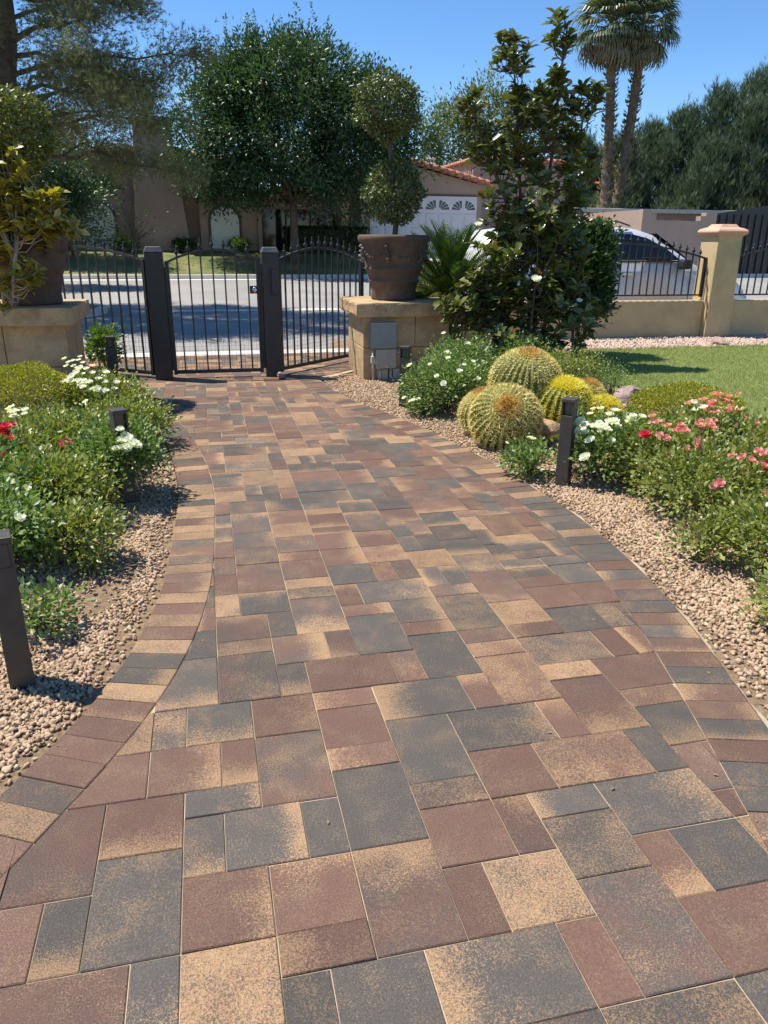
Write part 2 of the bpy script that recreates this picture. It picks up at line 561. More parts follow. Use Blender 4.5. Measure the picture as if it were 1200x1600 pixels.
LIx = smooth_curve(LI_)
LOx = offset_curve(LIx, -BW)
ROx = smooth_curve(RO_)
RIx = offset_curve(ROx, -BW)
lox = lambda y: np.interp(y, GY, LOx)
rox = lambda y: np.interp(y, GY, ROx)


def gh(x, y):
    """height of the garden right of the path"""
    d = np.asarray(x) - rox(np.asarray(y))
    return 0.18 * sstep((d - 0.5) / 3.0)


def lh(x, y):
    """height of the bed left of the path"""
    d = lox(np.asarray(y)) - np.asarray(x)
    return 0.07 * sstep((d - 0.15) / 1.0)


# ------------------------------------------------------------------ ground, street, kerbs
def sheet(name, pts, z, mat, parent=None, sub=None):
    me = bpy.data.meshes.new(name)
    me.from_pydata([(p[0], p[1], p[2] if len(p) > 2 else z) for p in pts], [], [tuple(range(len(pts)))])
    me.materials.append(mat)
    return link(name, me, parent)


tag(sheet('ground', [(-600, -300), (600, -300), (600, 900), (-600, 900)], -0.35, M_EARTH), kind='structure')


def band(name, v0, v1, z0, z1, mat, u0=-60.0, u1=60.0, n=1):
    pts, fs = [], []
    for i in range(n + 1):
        t = i / n
        z = z0 + (z1 - z0) * t
        pts += [W(u0, v0 + (v1 - v0) * t, z), W(u1, v0 + (v1 - v0) * t, z)]
    for i in range(n):
        fs.append((2 * i, 2 * i + 1, 2 * i + 3, 2 * i + 2))
    me = bpy.data.meshes.new(name)
    me.from_pydata(pts, [], fs)
    me.materials.append(mat)
    return tag(link(name, me), kind='structure')


SZ = lambda v: -0.06 + 0.0313 * (v - 11.9)      # height of the street surface
band('street', 11.75, 26.1, SZ(11.75), SZ(26.1), M_ASPHALT)
for nm, v0, v1, z in (('kerb', 11.42, 11.82, 0.0), ('kerb', 25.9, 26.15, SZ(25.9) + 0.13)):
    mb = MB()
    for k in range(40):
        u0 = -60 + k * 3.0
        q = [W(u0 + 0.006, v0, 0), W(u0 + 2.994, v0, 0), W(u0 + 2.994, v1, 0), W(u0 + 0.006, v1, 0)]
        mb.add([(p[0], p[1], z - 0.3) for p in q] + [(p[0], p[1], z) for p in q],
               [(3, 2, 1, 0), (4, 5, 6, 7), (0, 1, 5, 4), (1, 2, 6, 5), (2, 3, 7, 6), (3, 0, 4, 7)])
    tag(mb.build(nm, M_CONC, bevel=0.015), kind='structure')
# concrete gutter down the middle of the street, two gutters along the kerbs
band('gutter', 17.25, 17.6, SZ(17.25) + 0.006, SZ(17.6) + 0.006, M_CONC, -1.6, 60)
band('gutter', 25.4, 25.9, SZ(25.4) + 0.006, SZ(25.9) + 0.006, M_CONC)
# island with the pine
isl = []
for k in range(24):
    t = 2 * math.pi * k / 24
    cx = -3.0 if math.cos(t) > 0 else -13.0
    isl.append((cx + 1.0 * math.cos(t), 17.3 + 0.95 * math.sin(t)))
mb = MB()
nI = len(isl)
mb.add([W(u, v, SZ(v) - 0.1) for u, v in isl] + [W(u, v, SZ(v) + 0.13) for u, v in isl],
       [tuple(range(nI, 2 * nI))] + [(i, (i + 1) % nI, (i + 1) % nI + nI, i + nI) for i in range(nI)])
tag(mb.build('street_island', M_CONC, bevel=0.02), kind='structure')
isl2 = [(-8 + (u + 8) * 0.97, 17.3 + (v - 17.3) * 0.82) for u, v in isl]
tag(sheet('island_soil', [W(u, v, SZ(v) + 0.136) for u, v in isl2], 0, M_EARTH), kind='structure')

# rising lawn in front of the house and the yard behind
def vgrid(name, u0, u1, nu, vs_, zf, mat):
    pts, fs = [], []
    for v in vs_:
        for i in range(nu + 1):
            u = u0 + (u1 - u0) * i / nu
            pts.append(W(u, v, zf(u, v)))
    for a in range(len(vs_) - 1):
        for i in range(nu):
            k = a * (nu + 1) + i
            fs.append((k, k + 1, k + nu + 2, k + nu + 1))
    me = bpy.data.meshes.new(name)
    me.from_pydata(pts, [], fs)
    me.materials.append(mat)
    for p in me.polygons:
        p.use_smooth = True
    return tag(link(name, me), kind='structure')


def farz(u, v):
    return float(0.5 + 0.7 * sstep((v - 26.2) / 4.5))


vgrid('front_lawn', -60, 6.0, 44, np.linspace(26.15, 31.5, 9), farz, M_FARLAWN)
vgrid('driveway', 6.0, 11.4, 4, np.linspace(26.15, 31.5, 9), farz, M_CONC)
vgrid('roadside_verge', 11.4, 60, 20, np.linspace(26.15, 31.5, 9), farz, M_EARTH)
vgrid('yard_ground', -80, 80, 10, [31.5, 60, 120, 300], lambda u, v: 1.2, M_EARTH)

# garden ground, both sides of the path
def side_ground(name, xin, xout, y0, y1, n, m, zf, mat, dz=0.0):
    ys = np.linspace(y0, y1, n)
    ts = np.linspace(0, 1, m) ** 1.3
    pts, fs = [], []
    for y in ys:
        for t in ts:
            x = xin(y) + (xout(y) - xin(y)) * t
            z = float(zf(x, y)) + dz
            pts.append((x, y, z + 0.012 * math.sin(7 * x + 3 * y) * math.sin(5 * y - 2 * x) * min(1, t * 6)))
    for a in range(n - 1):
        for b in range(m - 1):
            k = a * m + b
            fs.append((k, k + 1, k + m + 1, k + m))
    me = bpy.data.meshes.new(name)
    me.from_pydata(pts, [], fs)
    me.materials.append(mat)
    for p in me.polygons:
        p.use_smooth = True
    return tag(link(name, me), kind='structure')


side_ground('garden_bed', lambda y: float(rox(y)) + 0.002, lambda y: 14.0, -1.2, 14.6, 80, 40, gh, M_SOIL, -0.022)
side_ground('garden_bed', lambda y: float(lox(y)) - 0.002, lambda y: -9.0, -1.2, 9.55, 60, 24, lh, M_SOIL, -0.022)

# ------------------------------------------------------------------ paved path
GM = 0.11376
GU, GV = 0.0653, 1.6297
iy0 = 0
v_top = lambda x: (9.2 + 0.2265 * x) / 0.974
rows = [k for k in range(0, len(GY), 5)]
pv_, pf_ = [], []
for k in rows:
    yl, yr = GY[k], GY[k]
    pv_ += [(LOx[k] + 0.004, GY[k], -0.0055), (ROx[k] - 0.004, GY[k], -0.0055)]
for a in range(len(rows) - 1):
    pf_.append((2 * a, 2 * a + 1, 2 * a + 3, 2 * a + 2))
n0 = len(pv_)
APRON = [(-1.0, 9.1), (1.3, 9.1), (2.3, 10.2), (3.1, 11.415), (-2.8, 11.415), (-1.9, 10.2)]
pv_ += [W(u, v, -0.009) for u, v in APRON]
pf_.append(tuple(range(n0, n0 + 6)))
me = bpy.data.meshes.new('paved_path')
me.from_pydata(pv_, [], pf_)
me.materials.append(M_SAND)
path = tag(link('paved_path', me), kind='structure')


def to_world(u, v):
    return (u * CA + v * SA, -u * SA + v * CA)


# area of the field pavers, then clip it with every paver
fld = [(LIx[k], GY[k]) for k in range(0, len(GY), 6) if GY[k] < v_top(LIx[k])]
fld += [to_world(u, v) for u, v in ((-0.98, 9.25), (-1.9, 10.2), (-2.8, 11.41), (3.1, 11.41), (2.25, 10.2), (1.35, 9.35))]
fld += [(RIx[k], GY[k]) for k in range(len(GY) - 1, -1, -6) if GY[k] < v_top(RIx[k])]
fld = np.array(fld)
fu = fld[:, 0] * CA - fld[:, 1] * SA
fv = fld[:, 0] * SA + fld[:, 1] * CA
FLD = list(zip((fu - GU) / GM, (fv - GV) / GM))


def clip_half(poly, ax, val, keep_gt):
    out = []
    n = len(poly)
    for i in range(n):
        a, b = poly[i], poly[(i + 1) % n]
        ia = (a[ax] >= val) if keep_gt else (a[ax] <= val)
        ib = (b[ax] >= val) if keep_gt else (b[ax] <= val)
        if ia:
            out.append(a)
        if ia != ib:
            t = (val - a[ax]) / (b[ax] - a[ax])
            out.append((a[0] + (b[0] - a[0]) * t, a[1] + (b[1] - a[1]) * t))
    return out


def clip_rect(i0, j0, w, h):
    p = FLD
    for ax, val, gt in ((0, i0, True), (0, i0 + w, False), (1, j0, True), (1, j0 + h, False)):
        p = clip_half(p, ax, val, gt)
        if len(p) < 3:
            return []
    q = []
    for a in p:
        if not q or (a[0] - q[-1][0]) ** 2 + (a[1] - q[-1][1]) ** 2 > 1e-4:
            q.append(a)
    if len(q) > 2 and (q[0][0] - q[-1][0]) ** 2 + (q[0][1] - q[-1][1]) ** 2 < 1e-4:
        q.pop()
    return q


def area2(p):
    return 0.5 * sum(p[i][0] * p[(i + 1) % len(p)][1] - p[(i + 1) % len(p)][0] * p[i][1] for i in range(len(p)))


LAID = "-4 1 2 2 MN;-4 -2 2 3 D;-5 -2 1 2 DN;-2 -2 2 2 MR;0 -2 2 2 MF;-2 0 1 2 DN;-1 0 2 2 DR;1 0 1 2 D;-2 2 2 1 DR;0 2 2 3 B;0 -3 2 1 ML;2 -3 2 3 BF;2 0 2 3 D;4 1 2 1 BC;4 -1 2 2 M;6 -1 1 2 MF;7 0 2 1 DL;7 -2 2 2 DC;4 -3 1 2 M;5 -3 2 2 GA;3 -5 3 2 DL;6 -5 1 2 M;7 -5 2 3 B;9 -3 1 2 MN;6 3 3 2 DR;4 2 2 3 D;6 1 2 2 M;9 3 1 2 MF;4 5 3 2 DL;7 5 1 2 MF;8 8 2 1 MC;8 5 2 3 MC;10 6 2 1 GA;10 3 2 3 BN;10 7 3 2 BC;13 7 1 2 M;12 4 2 1 MC;8 1 3 2 MC;11 1 1 2 D;9 -1 3 2 DR;6 10 2 1 MR;6 7 2 3 D;5 7 1 2 B;2 7 3 2 M;4 9 2 3 D;2 14 2 1 DC;2 11 2 3 BN;4 13 1 2 MF;4 12 2 1 MR;5 13 3 2 DR;-1 11 2 2 BF;1 11 1 2 D;1 9 2 2 BR;3 9 1 2 BN;1 7 1 2 DN;-1 10 2 1 BC;-1 7 2 3 B;-2 5 2 2 DN;0 5 2 2 MR;2 6 2 1 ML;2 4 2 2 M;2 3 2 1 ML;-3 3 2 2 MR;-1 3 1 2 MN;12 5 3 2 M;-6 0 2 3 M;-7 -2 2 2 M;-6 -4 3 2 B;-3 -4 1 2 DN;-2 -4 2 2 GA;0 -5 1 2 D;1 -5 2 2 D;10 -3 2 2 D;9 -5 3 2 MR;6 -7 3 2 DC;3 -7 3 2 B;9 -7 2 2 D;12 2 2 2 DN;12 0 1 2 B;-3 5 1 2 BC;-5 3 2 2 M;-3 7 2 3 DN;0 15 2 3 B;0 13 2 2 DF"
tiles, occ = [], set()
for q in LAID.split(';'):
    a = q.split()
    t = (int(a[0]), int(a[1]), int(a[2]), int(a[3]), a[4])
    tiles.append(t)
    occ |= {(i, j) for i in range(t[0], t[0] + t[2]) for j in range(t[1], t[1] + t[3])}
prnd = random.Random(3)


def rand_code():
    b = prnd.choices('DMBG', (0.34, 0.3, 0.26, 0.1))[0]
    if b == 'G':
        return 'GA'
    return b + prnd.choices(('', 'N', 'F', 'L', 'R', 'C', 'A'), (0.4, 0.12, 0.12, 0.1, 0.1, 0.1, 0.06))[0]


OPT = [((2, 3), 0.14), ((3, 2), 0.17), ((2, 2), 0.3), ((1, 2), 0.19), ((2, 1), 0.2)]
for j in range(-26, 88):
    for i in range(-30, 34):
        if (i, j) in occ:
            continue
        o = OPT[:]
        done = False
        while o and not done:
            k = prnd.choices(range(len(o)), [w for _, w in o])[0]
            (w, h), _ = o.pop(k)
            cells = {(a, b) for a in range(i, i + w) for b in range(j, j + h)}
            if not (cells & occ):
                occ |= cells
                tiles.append((i, j, w, h, rand_code()))
                done = True
        if not done:
            occ.add((i, j))
            tiles.append((i, j, 1, 1, rand_code()))

BASEM = {'D': 0.0, 'M': 0.95, 'B': 0.5, 'G': 0.5}


def gold_fn(code, hw, hh, ang=0.0):
    d = code[1:] if len(code) > 1 else ''
    if d == 'A':
        return lambda x, y: 0.72
    if d == 'C':
        return lambda x, y: 0.42
    if d in ('N', 'F', 'L', 'R'):
        g1 = prnd.uniform(0.5, 0.85)
        g0 = prnd.uniform(-0.05, 0.2)
        if d == 'N':
            return lambda x, y: g0 - g1 * y / hh
        if d == 'F':
            return lambda x, y: g0 + g1 * y / hh
        if d == 'L':
            return lambda x, y: g0 - g1 * x / hw
        return lambda x, y: g0 + g1 * x / hw
    g = 0.16 if code[0] == 'B' else -0.12
    return lambda x, y: g


def paver_geo(poly, code, rot):
    """poly: list of world xy, counter-clockwise. returns verts (relative), faces, colours, centre"""
    n = len(poly)
    P = np.array(poly)
    c = P.mean(0)
    L = P - c
    r = np.linalg.norm(L, axis=1, keepdims=True)
    a = L * (1 - 0.0022 / np.maximum(r, 0.01))
    b = L * (1 - 0.0058 / np.maximum(r, 0.01))
    z = prnd.uniform(-0.0016, 0.0016)
    tx, ty = prnd.uniform(-0.006, 0.006), prnd.uniform(-0.006, 0.006)
    tz = lambda q: q[0] * tx + q[1] * ty + z
    V = [(q[0], q[1], -0.035) for q in a] + [(q[0], q[1], -0.003 + tz(q)) for q in a] + [(q[0], q[1], tz(q)) for q in b]
    F = []
    for k in range(n):
        m = (k + 1) % n
        F += [(k, m, n + m, n + k), (n + k, n + m, 2 * n + m, 2 * n + k)]
    F.append(tuple(2 * n + k for k in range(n)))
    ca, sa = math.cos(rot), math.sin(rot)
    lx = L[:, 0] * ca + L[:, 1] * sa
    ly = -L[:, 0] * sa + L[:, 1] * ca
    gf = gold_fn(code, max(abs(lx).max(), 0.02), max(abs(ly).max(), 0.02))
    g = [gf(lx[k], ly[k]) for k in range(n)] * 3
    seed = prnd.random()
    mval = BASEM[code[0]] + prnd.uniform(-0.25, 0.25)
    return V, F, [(mval, gg, seed, 1.0) for gg in g], c


def paver_mesh(name, items):
    V, F, K = [], [], []
    for (v, f, k, c) in items:
        n = len(V)
        V += [(p[0] + c[0], p[1] + c[1], p[2]) for p in v]
        F += [tuple(i + n for i in q) for q in f]
        K += k
    me = bpy.data.meshes.new(name)
    me.from_pydata(V, [], F)
    a = me.attributes.new('pv', 'FLOAT_COLOR', 'POINT')
    a.data.foreach_set('color', np.array(K, dtype=np.float32).ravel())
    me.materials.append(M_PAVER)
    return me


pavers = []
for (i, j, w, h, code) in tiles:
    p = clip_rect(i, j, w, h)
    if len(p) < 3:
        continue
    if area2(p) < 0:
        p = p[::-1]
    if abs(area2(p)) < 0.06:
        continue
    poly = [to_world(GU + a * GM, GV + b * GM) for a, b in p]
    g = paver_geo(poly, code, RZ)
    c = g[3]
    dist = math.hypot(c[0], c[1] , 1.6)
    score = abs(area2(p)) / dist ** 3 if c[1] > 0.95 else 0
    pavers.append((score, g))
# soldier course on both edges
borders = []
for xs, sgn in ((LIx, -1), (RIx, 1)):
    seg = np.hypot(np.diff(xs), np.diff(GY))
    s = np.concatenate([[0], np.cumsum(seg)])
    tx = np.gradient(xs, s)
    ty = np.gradient(GY, s)
    sv = 0.0
    while sv < s[-1] - 0.12:
        a, b = sv, sv + 0.1165
        q = []
        for t_ in (a, b):
            x, y = np.interp(t_, s, xs), np.interp(t_, s, GY)
            dx, dy = np.interp(t_, s, tx), np.interp(t_, s, ty)
            nx, ny = dy * sgn, -dx * sgn
            q.append(((x, y), (x + nx * BW, y + ny * BW)))
        sv = b
        poly = [q[0][0], q[1][0], q[1][1], q[0][1]]
        if max(y - v_top(x) for x, y in poly) > 0.03:
            continue
        ar = 0.5 * sum(poly[k][0] * poly[(k + 1) % 4][1] - poly[(k + 1) % 4][0] * poly[k][1] for k in range(4))
        if ar < 0:
            poly = poly[::-1]
        b0 = prnd.choices('DMBG', (0.33, 0.33, 0.1, 0.24))[0]
        code = 'GA' if b0 == 'G' else b0 + prnd.choices(('', 'L', 'R', 'N'), (0.62, 0.16, 0.12, 0.1))[0]
        g = paver_geo(poly, code, 0.0)
        c = g[3]
        score = 1 / math.hypot(c[0], c[1], 1.6) ** 3 if c[1] > 1.0 else 0
        borders.append((score, g))
for name, lst in (('paver', pavers), ('border_paver', borders)):
    lst.sort(key=lambda q: -q[0])
    for sc, g in lst[:290]:
        me = paver_mesh(name, [(g[0], g[1], g[2], (0, 0))])
        link(name, me, path, (g[3][0], g[3][1], 0))
    rest = [g for sc, g in lst[290:]]
    if rest:
        tag(link(name + '_field', paver_mesh(name, rest), path), kind='stuff')
# pale mortar haunch along the right edge
mb = MB()
ks = [k for k in range(40, len(GY) - 12, 4)]
vv, ff = [], []
for a, k in enumerate(ks):
    wv = max(0.003, 0.011 + 0.011 * math.sin(GY[k] * 9) + 0.007 * math.sin(GY[k] * 23))
    vv += [(ROx[k] + 0.001, GY[k], -0.004), (ROx[k] + wv, GY[k], -0.009)]
for a in range(len(ks) - 1):
    ff.append((2 * a, 2 * a + 1, 2 * a + 3, 2 * a + 2))
mb.add(vv, ff)
mb.build('edge_mortar', M_SAND, path)

# ------------------------------------------------------------------ gravel (nobody could count it)
def ico():
    t = (1 + 5 ** 0.5) / 2
    v = np.array([(-1, t, 0), (1, t, 0), (-1, -t, 0), (1, -t, 0), (0, -1, t), (0, 1, t), (0, -1, -t), (0, 1, -t), (t, 0, -1), (t, 0, 1), (-t, 0, -1), (-t, 0, 1)], float)
    f = np.array([(0, 11, 5), (0, 5, 1), (0, 1, 7), (0, 7, 10), (0, 10, 11), (1, 5, 9), (5, 11, 4), (11, 10, 2), (10, 7, 6), (7, 1, 8),
                  (3, 9, 4), (3, 4, 2), (3, 2, 6), (3, 6, 8), (3, 8, 9), (4, 9, 5), (2, 4, 11), (6, 2, 10), (8, 6, 7), (9, 8, 1)])
    return v / np.linalg.norm(v[0]), f


ICO = ico()
OCT = (np.array([(1, 0, 0), (0, 1, 0), (-1, 0, 0), (0, -1, 0), (0, 0, 1), (0, 0, -1)], float),
       np.array([(0, 1, 4), (1, 2, 4), (2, 3, 4), (3, 0, 4), (1, 0, 5), (2, 1, 5), (3, 2, 5), (0, 3, 5)]))


def stones(name, P, size, mat, tmpl, label, cat='gravel'):
    n = len(P)
    tv, tf = tmpl
    A = rand_dir(n)
    B = unit(np.cross(A, rand_dir(n)))
    Cc = np.cross(A, B)
    s = size[:, None] * rng.uniform(0.55, 1.2, (n, 3)) * np.array([1.25, 0.95, 0.75])
    jit = 1 + rng.uniform(-0.34, 0.3, (n, len(tv), 1))
    L = tv[None] * jit
    V = (P[:, None, :] + A[:, None, :] * (L[:, :, 0:1] * s[:, None, 0:1]) + B[:, None, :] * (L[:, :, 1:2] * s[:, None, 1:2])
         + Cc[:, None, :] * (L[:, :, 2:3] * s[:, None, 2:3]))
    F = tf[None] + (np.arange(n) * len(tv))[:, None, None]
    t = np.clip(rng.normal(0.5, 0.28, n), 0, 1)
    o = link(name, np_mesh(name, V.reshape(-1, 3), F.reshape(-1, 3), mat, np.repeat(t, len(tv))))
    return tag(o, label, cat, kind='stuff')


def bed_points(n, y0, y1, side, dmax, dmin=0.012, pw=1.0):
    y = rng.uniform(y0, y1, n)
    d = dmin + (dmax - dmin) * rng.random(n) ** pw
    if side > 0:
        x = rox(y) + d
        z = gh(x, y)
    else:
        x = lox(y) - d
        z = lh(x, y)
    return np.stack([x, y, z - 0.016], 1), d


# left bed
P, d = bed_points(42000, 1.3, 5.0, -1, 1.35, 0.015, 0.85)
thin = (d > 0.09 + 0.04 * np.sin(P[:, 1] * 5)) | (rng.random(len(P)) < 0.3)
P = P[thin]
patch = ((P[:, 0] + 1.42) ** 2 / 0.03 + (P[:, 1] - 3.35) ** 2 / 0.16) < 1
P = P[~patch | (rng.random(len(P)) < 0.12)]
stones('gravel', P, rng.uniform(0.0055, 0.0135, len(P)), M_GRAVEL, ICO, 'tan crushed gravel in the bed left of the path')
P, d = bed_points(9000, 5.0, 9.3, -1, 1.5, 0.015)
stones('gravel', P, rng.uniform(0.011, 0.021, len(P)), M_GRAVEL, OCT, 'tan gravel around the far left path light by the gate')
# right bed
P, d = bed_points(36000, 1.6, 5.2, 1, 1.4, 0.015, 0.75)
keep = (d > 0.16 * sstep((3.6 - P[:, 1]) / 1.2)) | (rng.random(len(P)) < 0.35)
P = P[keep]
stones('gravel', P, rng.uniform(0.006, 0.0145, len(P)), M_GRAVEL, ICO, 'tan crushed gravel in the bed right of the path')
P, d = bed_points(30000, 5.2, 9.6, 1, 2.6, 0.012, 0.9)
stones('gravel', P, rng.uniform(0.008, 0.016, len(P)), M_GRAVEL, OCT, 'pale gravel strip between path, cactus group and stone pedestal')
# stray stones kicked onto the paving
yy = rng.uniform(1.6, 8.0, 120)
dd = rng.random(120) ** 2.2 * 0.35
sd = rng.random(120) < 0.5
P = np.stack([np.where(sd, lox(yy) + dd, rox(yy) - dd), yy, np.full(120, 0.002)], 1)
stones('stray_gravel', P, rng.uniform(0.0012, 0.004, 120), M_GRAVEL, OCT, 'stray grit lying on the edges of the paving')
# strip under the boundary wall
n = 9000
u = rng.uniform(3.6, 12.5, n)
v = 9.75 + rng.random(n) * 1.3
P = np.stack(W(u, v), 0) if False else np.stack([u * CA + v * SA, -u * SA + v * CA, np.zeros(n)], 1)
P[:, 2] = gh(P[:, 0], P[:, 1]) - 0.012
stones('gravel', P, rng.uniform(0.018, 0.032, n), M_GRAVEL2, OCT, 'pinkish gravel strip along the foot of the cream wall')
# dry leaves and petals lying on the gravel
P1, _ = bed_points(260, 1.5, 6.0, -1, 1.0)
P2, _ = bed_points(700, 2.0, 6.0, 1, 1.4)
P = np.concatenate([P1, P2])
P[:, 2] += 0.024
D = rand_dir(len(P)) * np.array([1, 1, 0.25])
o = leaves('leaf_litter', None, L_DRYLEAF, P, D, rand_dir(len(P)) * 0.5 + np.array([0, 0, 1]), rng.uniform(0.015, 0.032, len(P)), 0.014)
tag(o, 'dry fallen leaves scattered over the gravel beds', 'leaf litter', kind='stuff')

P = np.stack([rng.uniform(-1.2, 1.3, 70), rng.uniform(1.6, 8.0, 70), np.full(70, 0.004)], 1)
P = P[(P[:, 0] > lox(P[:, 1])) & (P[:, 0] < rox(P[:, 1]))]
o = leaves('fallen_leaves', None, L_DRYLEAF, P, rand_dir(len(P)) * np.array([1, 1, 0.12]), rand_dir(len(P)) * 0.3 + np.array([0, 0, 1]), rng.uniform(0.008, 0.02, len(P)), 0.009)
tag(o, 'few dry leaf bits blown onto the paving', 'leaf litter', kind='stuff')

# ------------------------------------------------------------------ lawn on the right
LE_Y = [2.0, 4.5, 5.5, 6.5, 7.5, 8.5, 9.3, 10.2, 11.2, 14]
LE_X = [5.4, 4.3, 3.6, 2.95, 2.6, 2.35, 2.25, 2.6, 3.0, 3.6]
lawn_l = lambda y: np.interp(y, LE_Y, LE_X)
pts, fs = [], []
ys = np.linspace(2.4, 12.9, 60)
for y in ys:
    x0 = float(lawn_l(y))
    for t in np.linspace(0, 1, 16):
        x = x0 + (12.5 - x0) * t
        pts.append((x, y, float(gh(x, y)) + 0.004))
fs = []
for a in range(59):
    for b in range(15):
        k = a * 16 + b
        q = (k, k + 1, k + 17, k + 16)
        if max(pts[i][0] * SA + pts[i][1] * CA for i in q) < 9.8:
            fs.append(q)
me = bpy.data.meshes.new('lawn')
me.from_pydata(pts, [], fs)
me.materials.append(M_LAWN)
lawn = tag(link('lawn', me), kind='structure')
n = 190000
x = 2.2 + 7.3 * rng.random(n) ** 1.15
y = rng.uniform(5.0, 11.9, n)
ok = (x > lawn_l(y) - 0.02) & (x * SA + y * CA < 9.82) & (x < 1.2 + y * 0.66)
x, y = x[ok], y[ok]
P = np.stack([x, y, gh(x, y)], 1)
D = unit(rng.normal(size=(len(P), 3)) * 0.45 + np.array([0, 0, 1]))
pn = 0.5 + 0.5 * np.sin(x * 2.1 + np.sin(y * 1.7) * 2) * np.sin(y * 2.6 + x)
t = np.clip(0.25 + 0.3 * pn + rng.normal(0, 0.22, len(P)), 0, 1)
o = leaves('grass', None, L_GRASS, P, D, rand_dir(len(P)) * np.array([1, 1, 0.1]), rng.uniform(0.018, 0.04, len(P)), 0.006, t, T1)
tag(o, 'short mown green grass of the lawn inside the wall', 'grass', kind='stuff')

# ------------------------------------------------------------------ shrubs, roses
def flower_mesh(name, mat, r, seed):
    g = np.random.default_rng(seed)
    Ps, Ds, Ns, Ls, Ws, Ts = [], [], [], [], [], []
    for ring, (cnt, tilt, ln) in enumerate(((6, 0.25, 1.0), (6, 0.75, 0.85), (5, 1.5, 0.6))):
        for k in range(cnt):
            a = 2 * math.pi * (k + 0.5 * ring) / cnt + g.uniform(-0.2, 0.2)
            Ps.append((0.08 * r * math.cos(a), 0.08 * r * math.sin(a), 0.05 * r))
            Ds.append((math.cos(a), math.sin(a), tilt))
            Ns.append((-math.cos(a) * tilt, -math.sin(a) * tilt, 1))
            Ls.append(r * ln * g.uniform(0.85, 1.1))
            Ws.append(r * ln * 0.95)
            Ts.append(g.uniform(0.1, 1))
    T = (np.array([(0, 0, 0), (.42, .45, .1), (.3, .9, .2), (-.3, .9, .2), (-.42, .45, .1), (0, .5, 0)], float),
         np.array([(0, 1, 5), (1, 2, 5), (2, 3, 5), (3, 4, 5), (4, 0, 5)]))
    V, F, t = leaf_arrays(np.array(Ps), np.array(Ds), np.array(Ns, float), np.array(Ls), np.array(Ws), np.array(Ts), T)
    return np_mesh(name, V, F, mat, t)


FL = {'w': [flower_mesh('flower', F_WHITE, 0.034, s) for s in (1, 2, 3)],
      'r': [flower_mesh('flower', F_RED, 0.037, s) for s in (4, 5)],
      'p': [flower_mesh('flower', F_PINK, 0.03, s) for s in (6, 7, 8)],
      'c': [flower_mesh('flower', F_CORAL, 0.04, s) for s in (9, 10)]}


def rose_bush(label, x, y, r, h, nleaf, flowers='', gz=0.0, mat=None, leaf=0.037, group='rose bushes', cat='rose bush', name='rose_bush', low=0.1, sq=(1, 1)):
    """flowers: list of (kind, count, azimuth deg, elevation 0..1, spread)"""
    t = thing(name, label, cat, (x, y, gz), 0, group)
    mat = mat or L_ROSE
    nst = 16
    tips = []
    mb = MB()
    for k in range(nst):
        a = 2 * math.pi * k / nst + rng.uniform(-0.3, 0.3)
        e = rng.uniform(0.15, 1.0)
        rr = r * math.sqrt(1 - (e * 0.75) ** 2) * rng.uniform(0.55, 0.98)
        tip = Vector((math.cos(a) * rr * sq[0], math.sin(a) * rr * sq[1], h * (low + (1 - low) * e)))
        mid = Vector((tip.x * 0.45, tip.y * 0.45, tip.z * 0.75))
        mb.tube([(tip.x * 0.06, tip.y * 0.06, -0.03), mid * 0.6, mid, tip], [0.007, 0.006, 0.0045, 0.002], 5)
    mb.build('stem', M_STEM, t)
    # leaf sprays in an uneven dome
    nc = max(30, nleaf // 7)
    d = rand_dir(nc * 3)
    d = d[d[:, 2] > -0.25][:nc]
    ph = rng.uniform(0, 6.28, 3)
    lump = 0.95 + 0.1 * np.sin(3 * d[:, 0] * 2 + ph[0]) + 0.1 * np.sin(4 * d[:, 1] * 2 + ph[1]) + 0.06 * np.sin(7 * d[:, 2] + ph[2])
    k = (0.35 + 0.65 * rng.random(len(d)) ** 0.5) * lump
    hc = h * 0.48
    cpos = np.stack([d[:, 0] * r * k * sq[0], d[:, 1] * r * k * sq[1], hc + d[:, 2] * (h - hc) * k], 1)
    cpos[:, 2] = np.maximum(cpos[:, 2], 0.03)
    P, D, N, L, Wd, tt = clump_leaves(cpos, d, 14, 0.035 + r * 0.045, leaf, 0.25, 0.9, 0.58)
    keep = P[:, 2] > 0.012
    leaves('foliage', t, mat, P[keep], D[keep], N[keep], L[keep], Wd[keep], tt[keep])
    for (kind, cnt, az, el, spread) in flowers:
        ca = R(az)
        c = np.array([math.cos(ca) * r * sq[0] * math.cos(el * 1.5708) * 1.14, math.sin(ca) * r * sq[1] * math.cos(el * 1.5708) * 1.14, hc + (h - hc) * math.sin(el * 1.5708) * 1.32 + 0.03])
        for q in range(cnt):
            p = c + rng.normal(size=3) * spread * np.array([1, 1, 0.6])
            nrm = Vector(unit(np.array([[p[0], p[1], (p[2] - hc) * 1.2 + 0.25]]))[0])
            rot = nrm.to_track_quat('Z', 'Y').to_euler()
            o = link('flower', random.choice(FL[kind]), t, tuple(p), rot)
            s = random.uniform(0.7, 1.1)
            o.scale = (s, s, s)
    return t


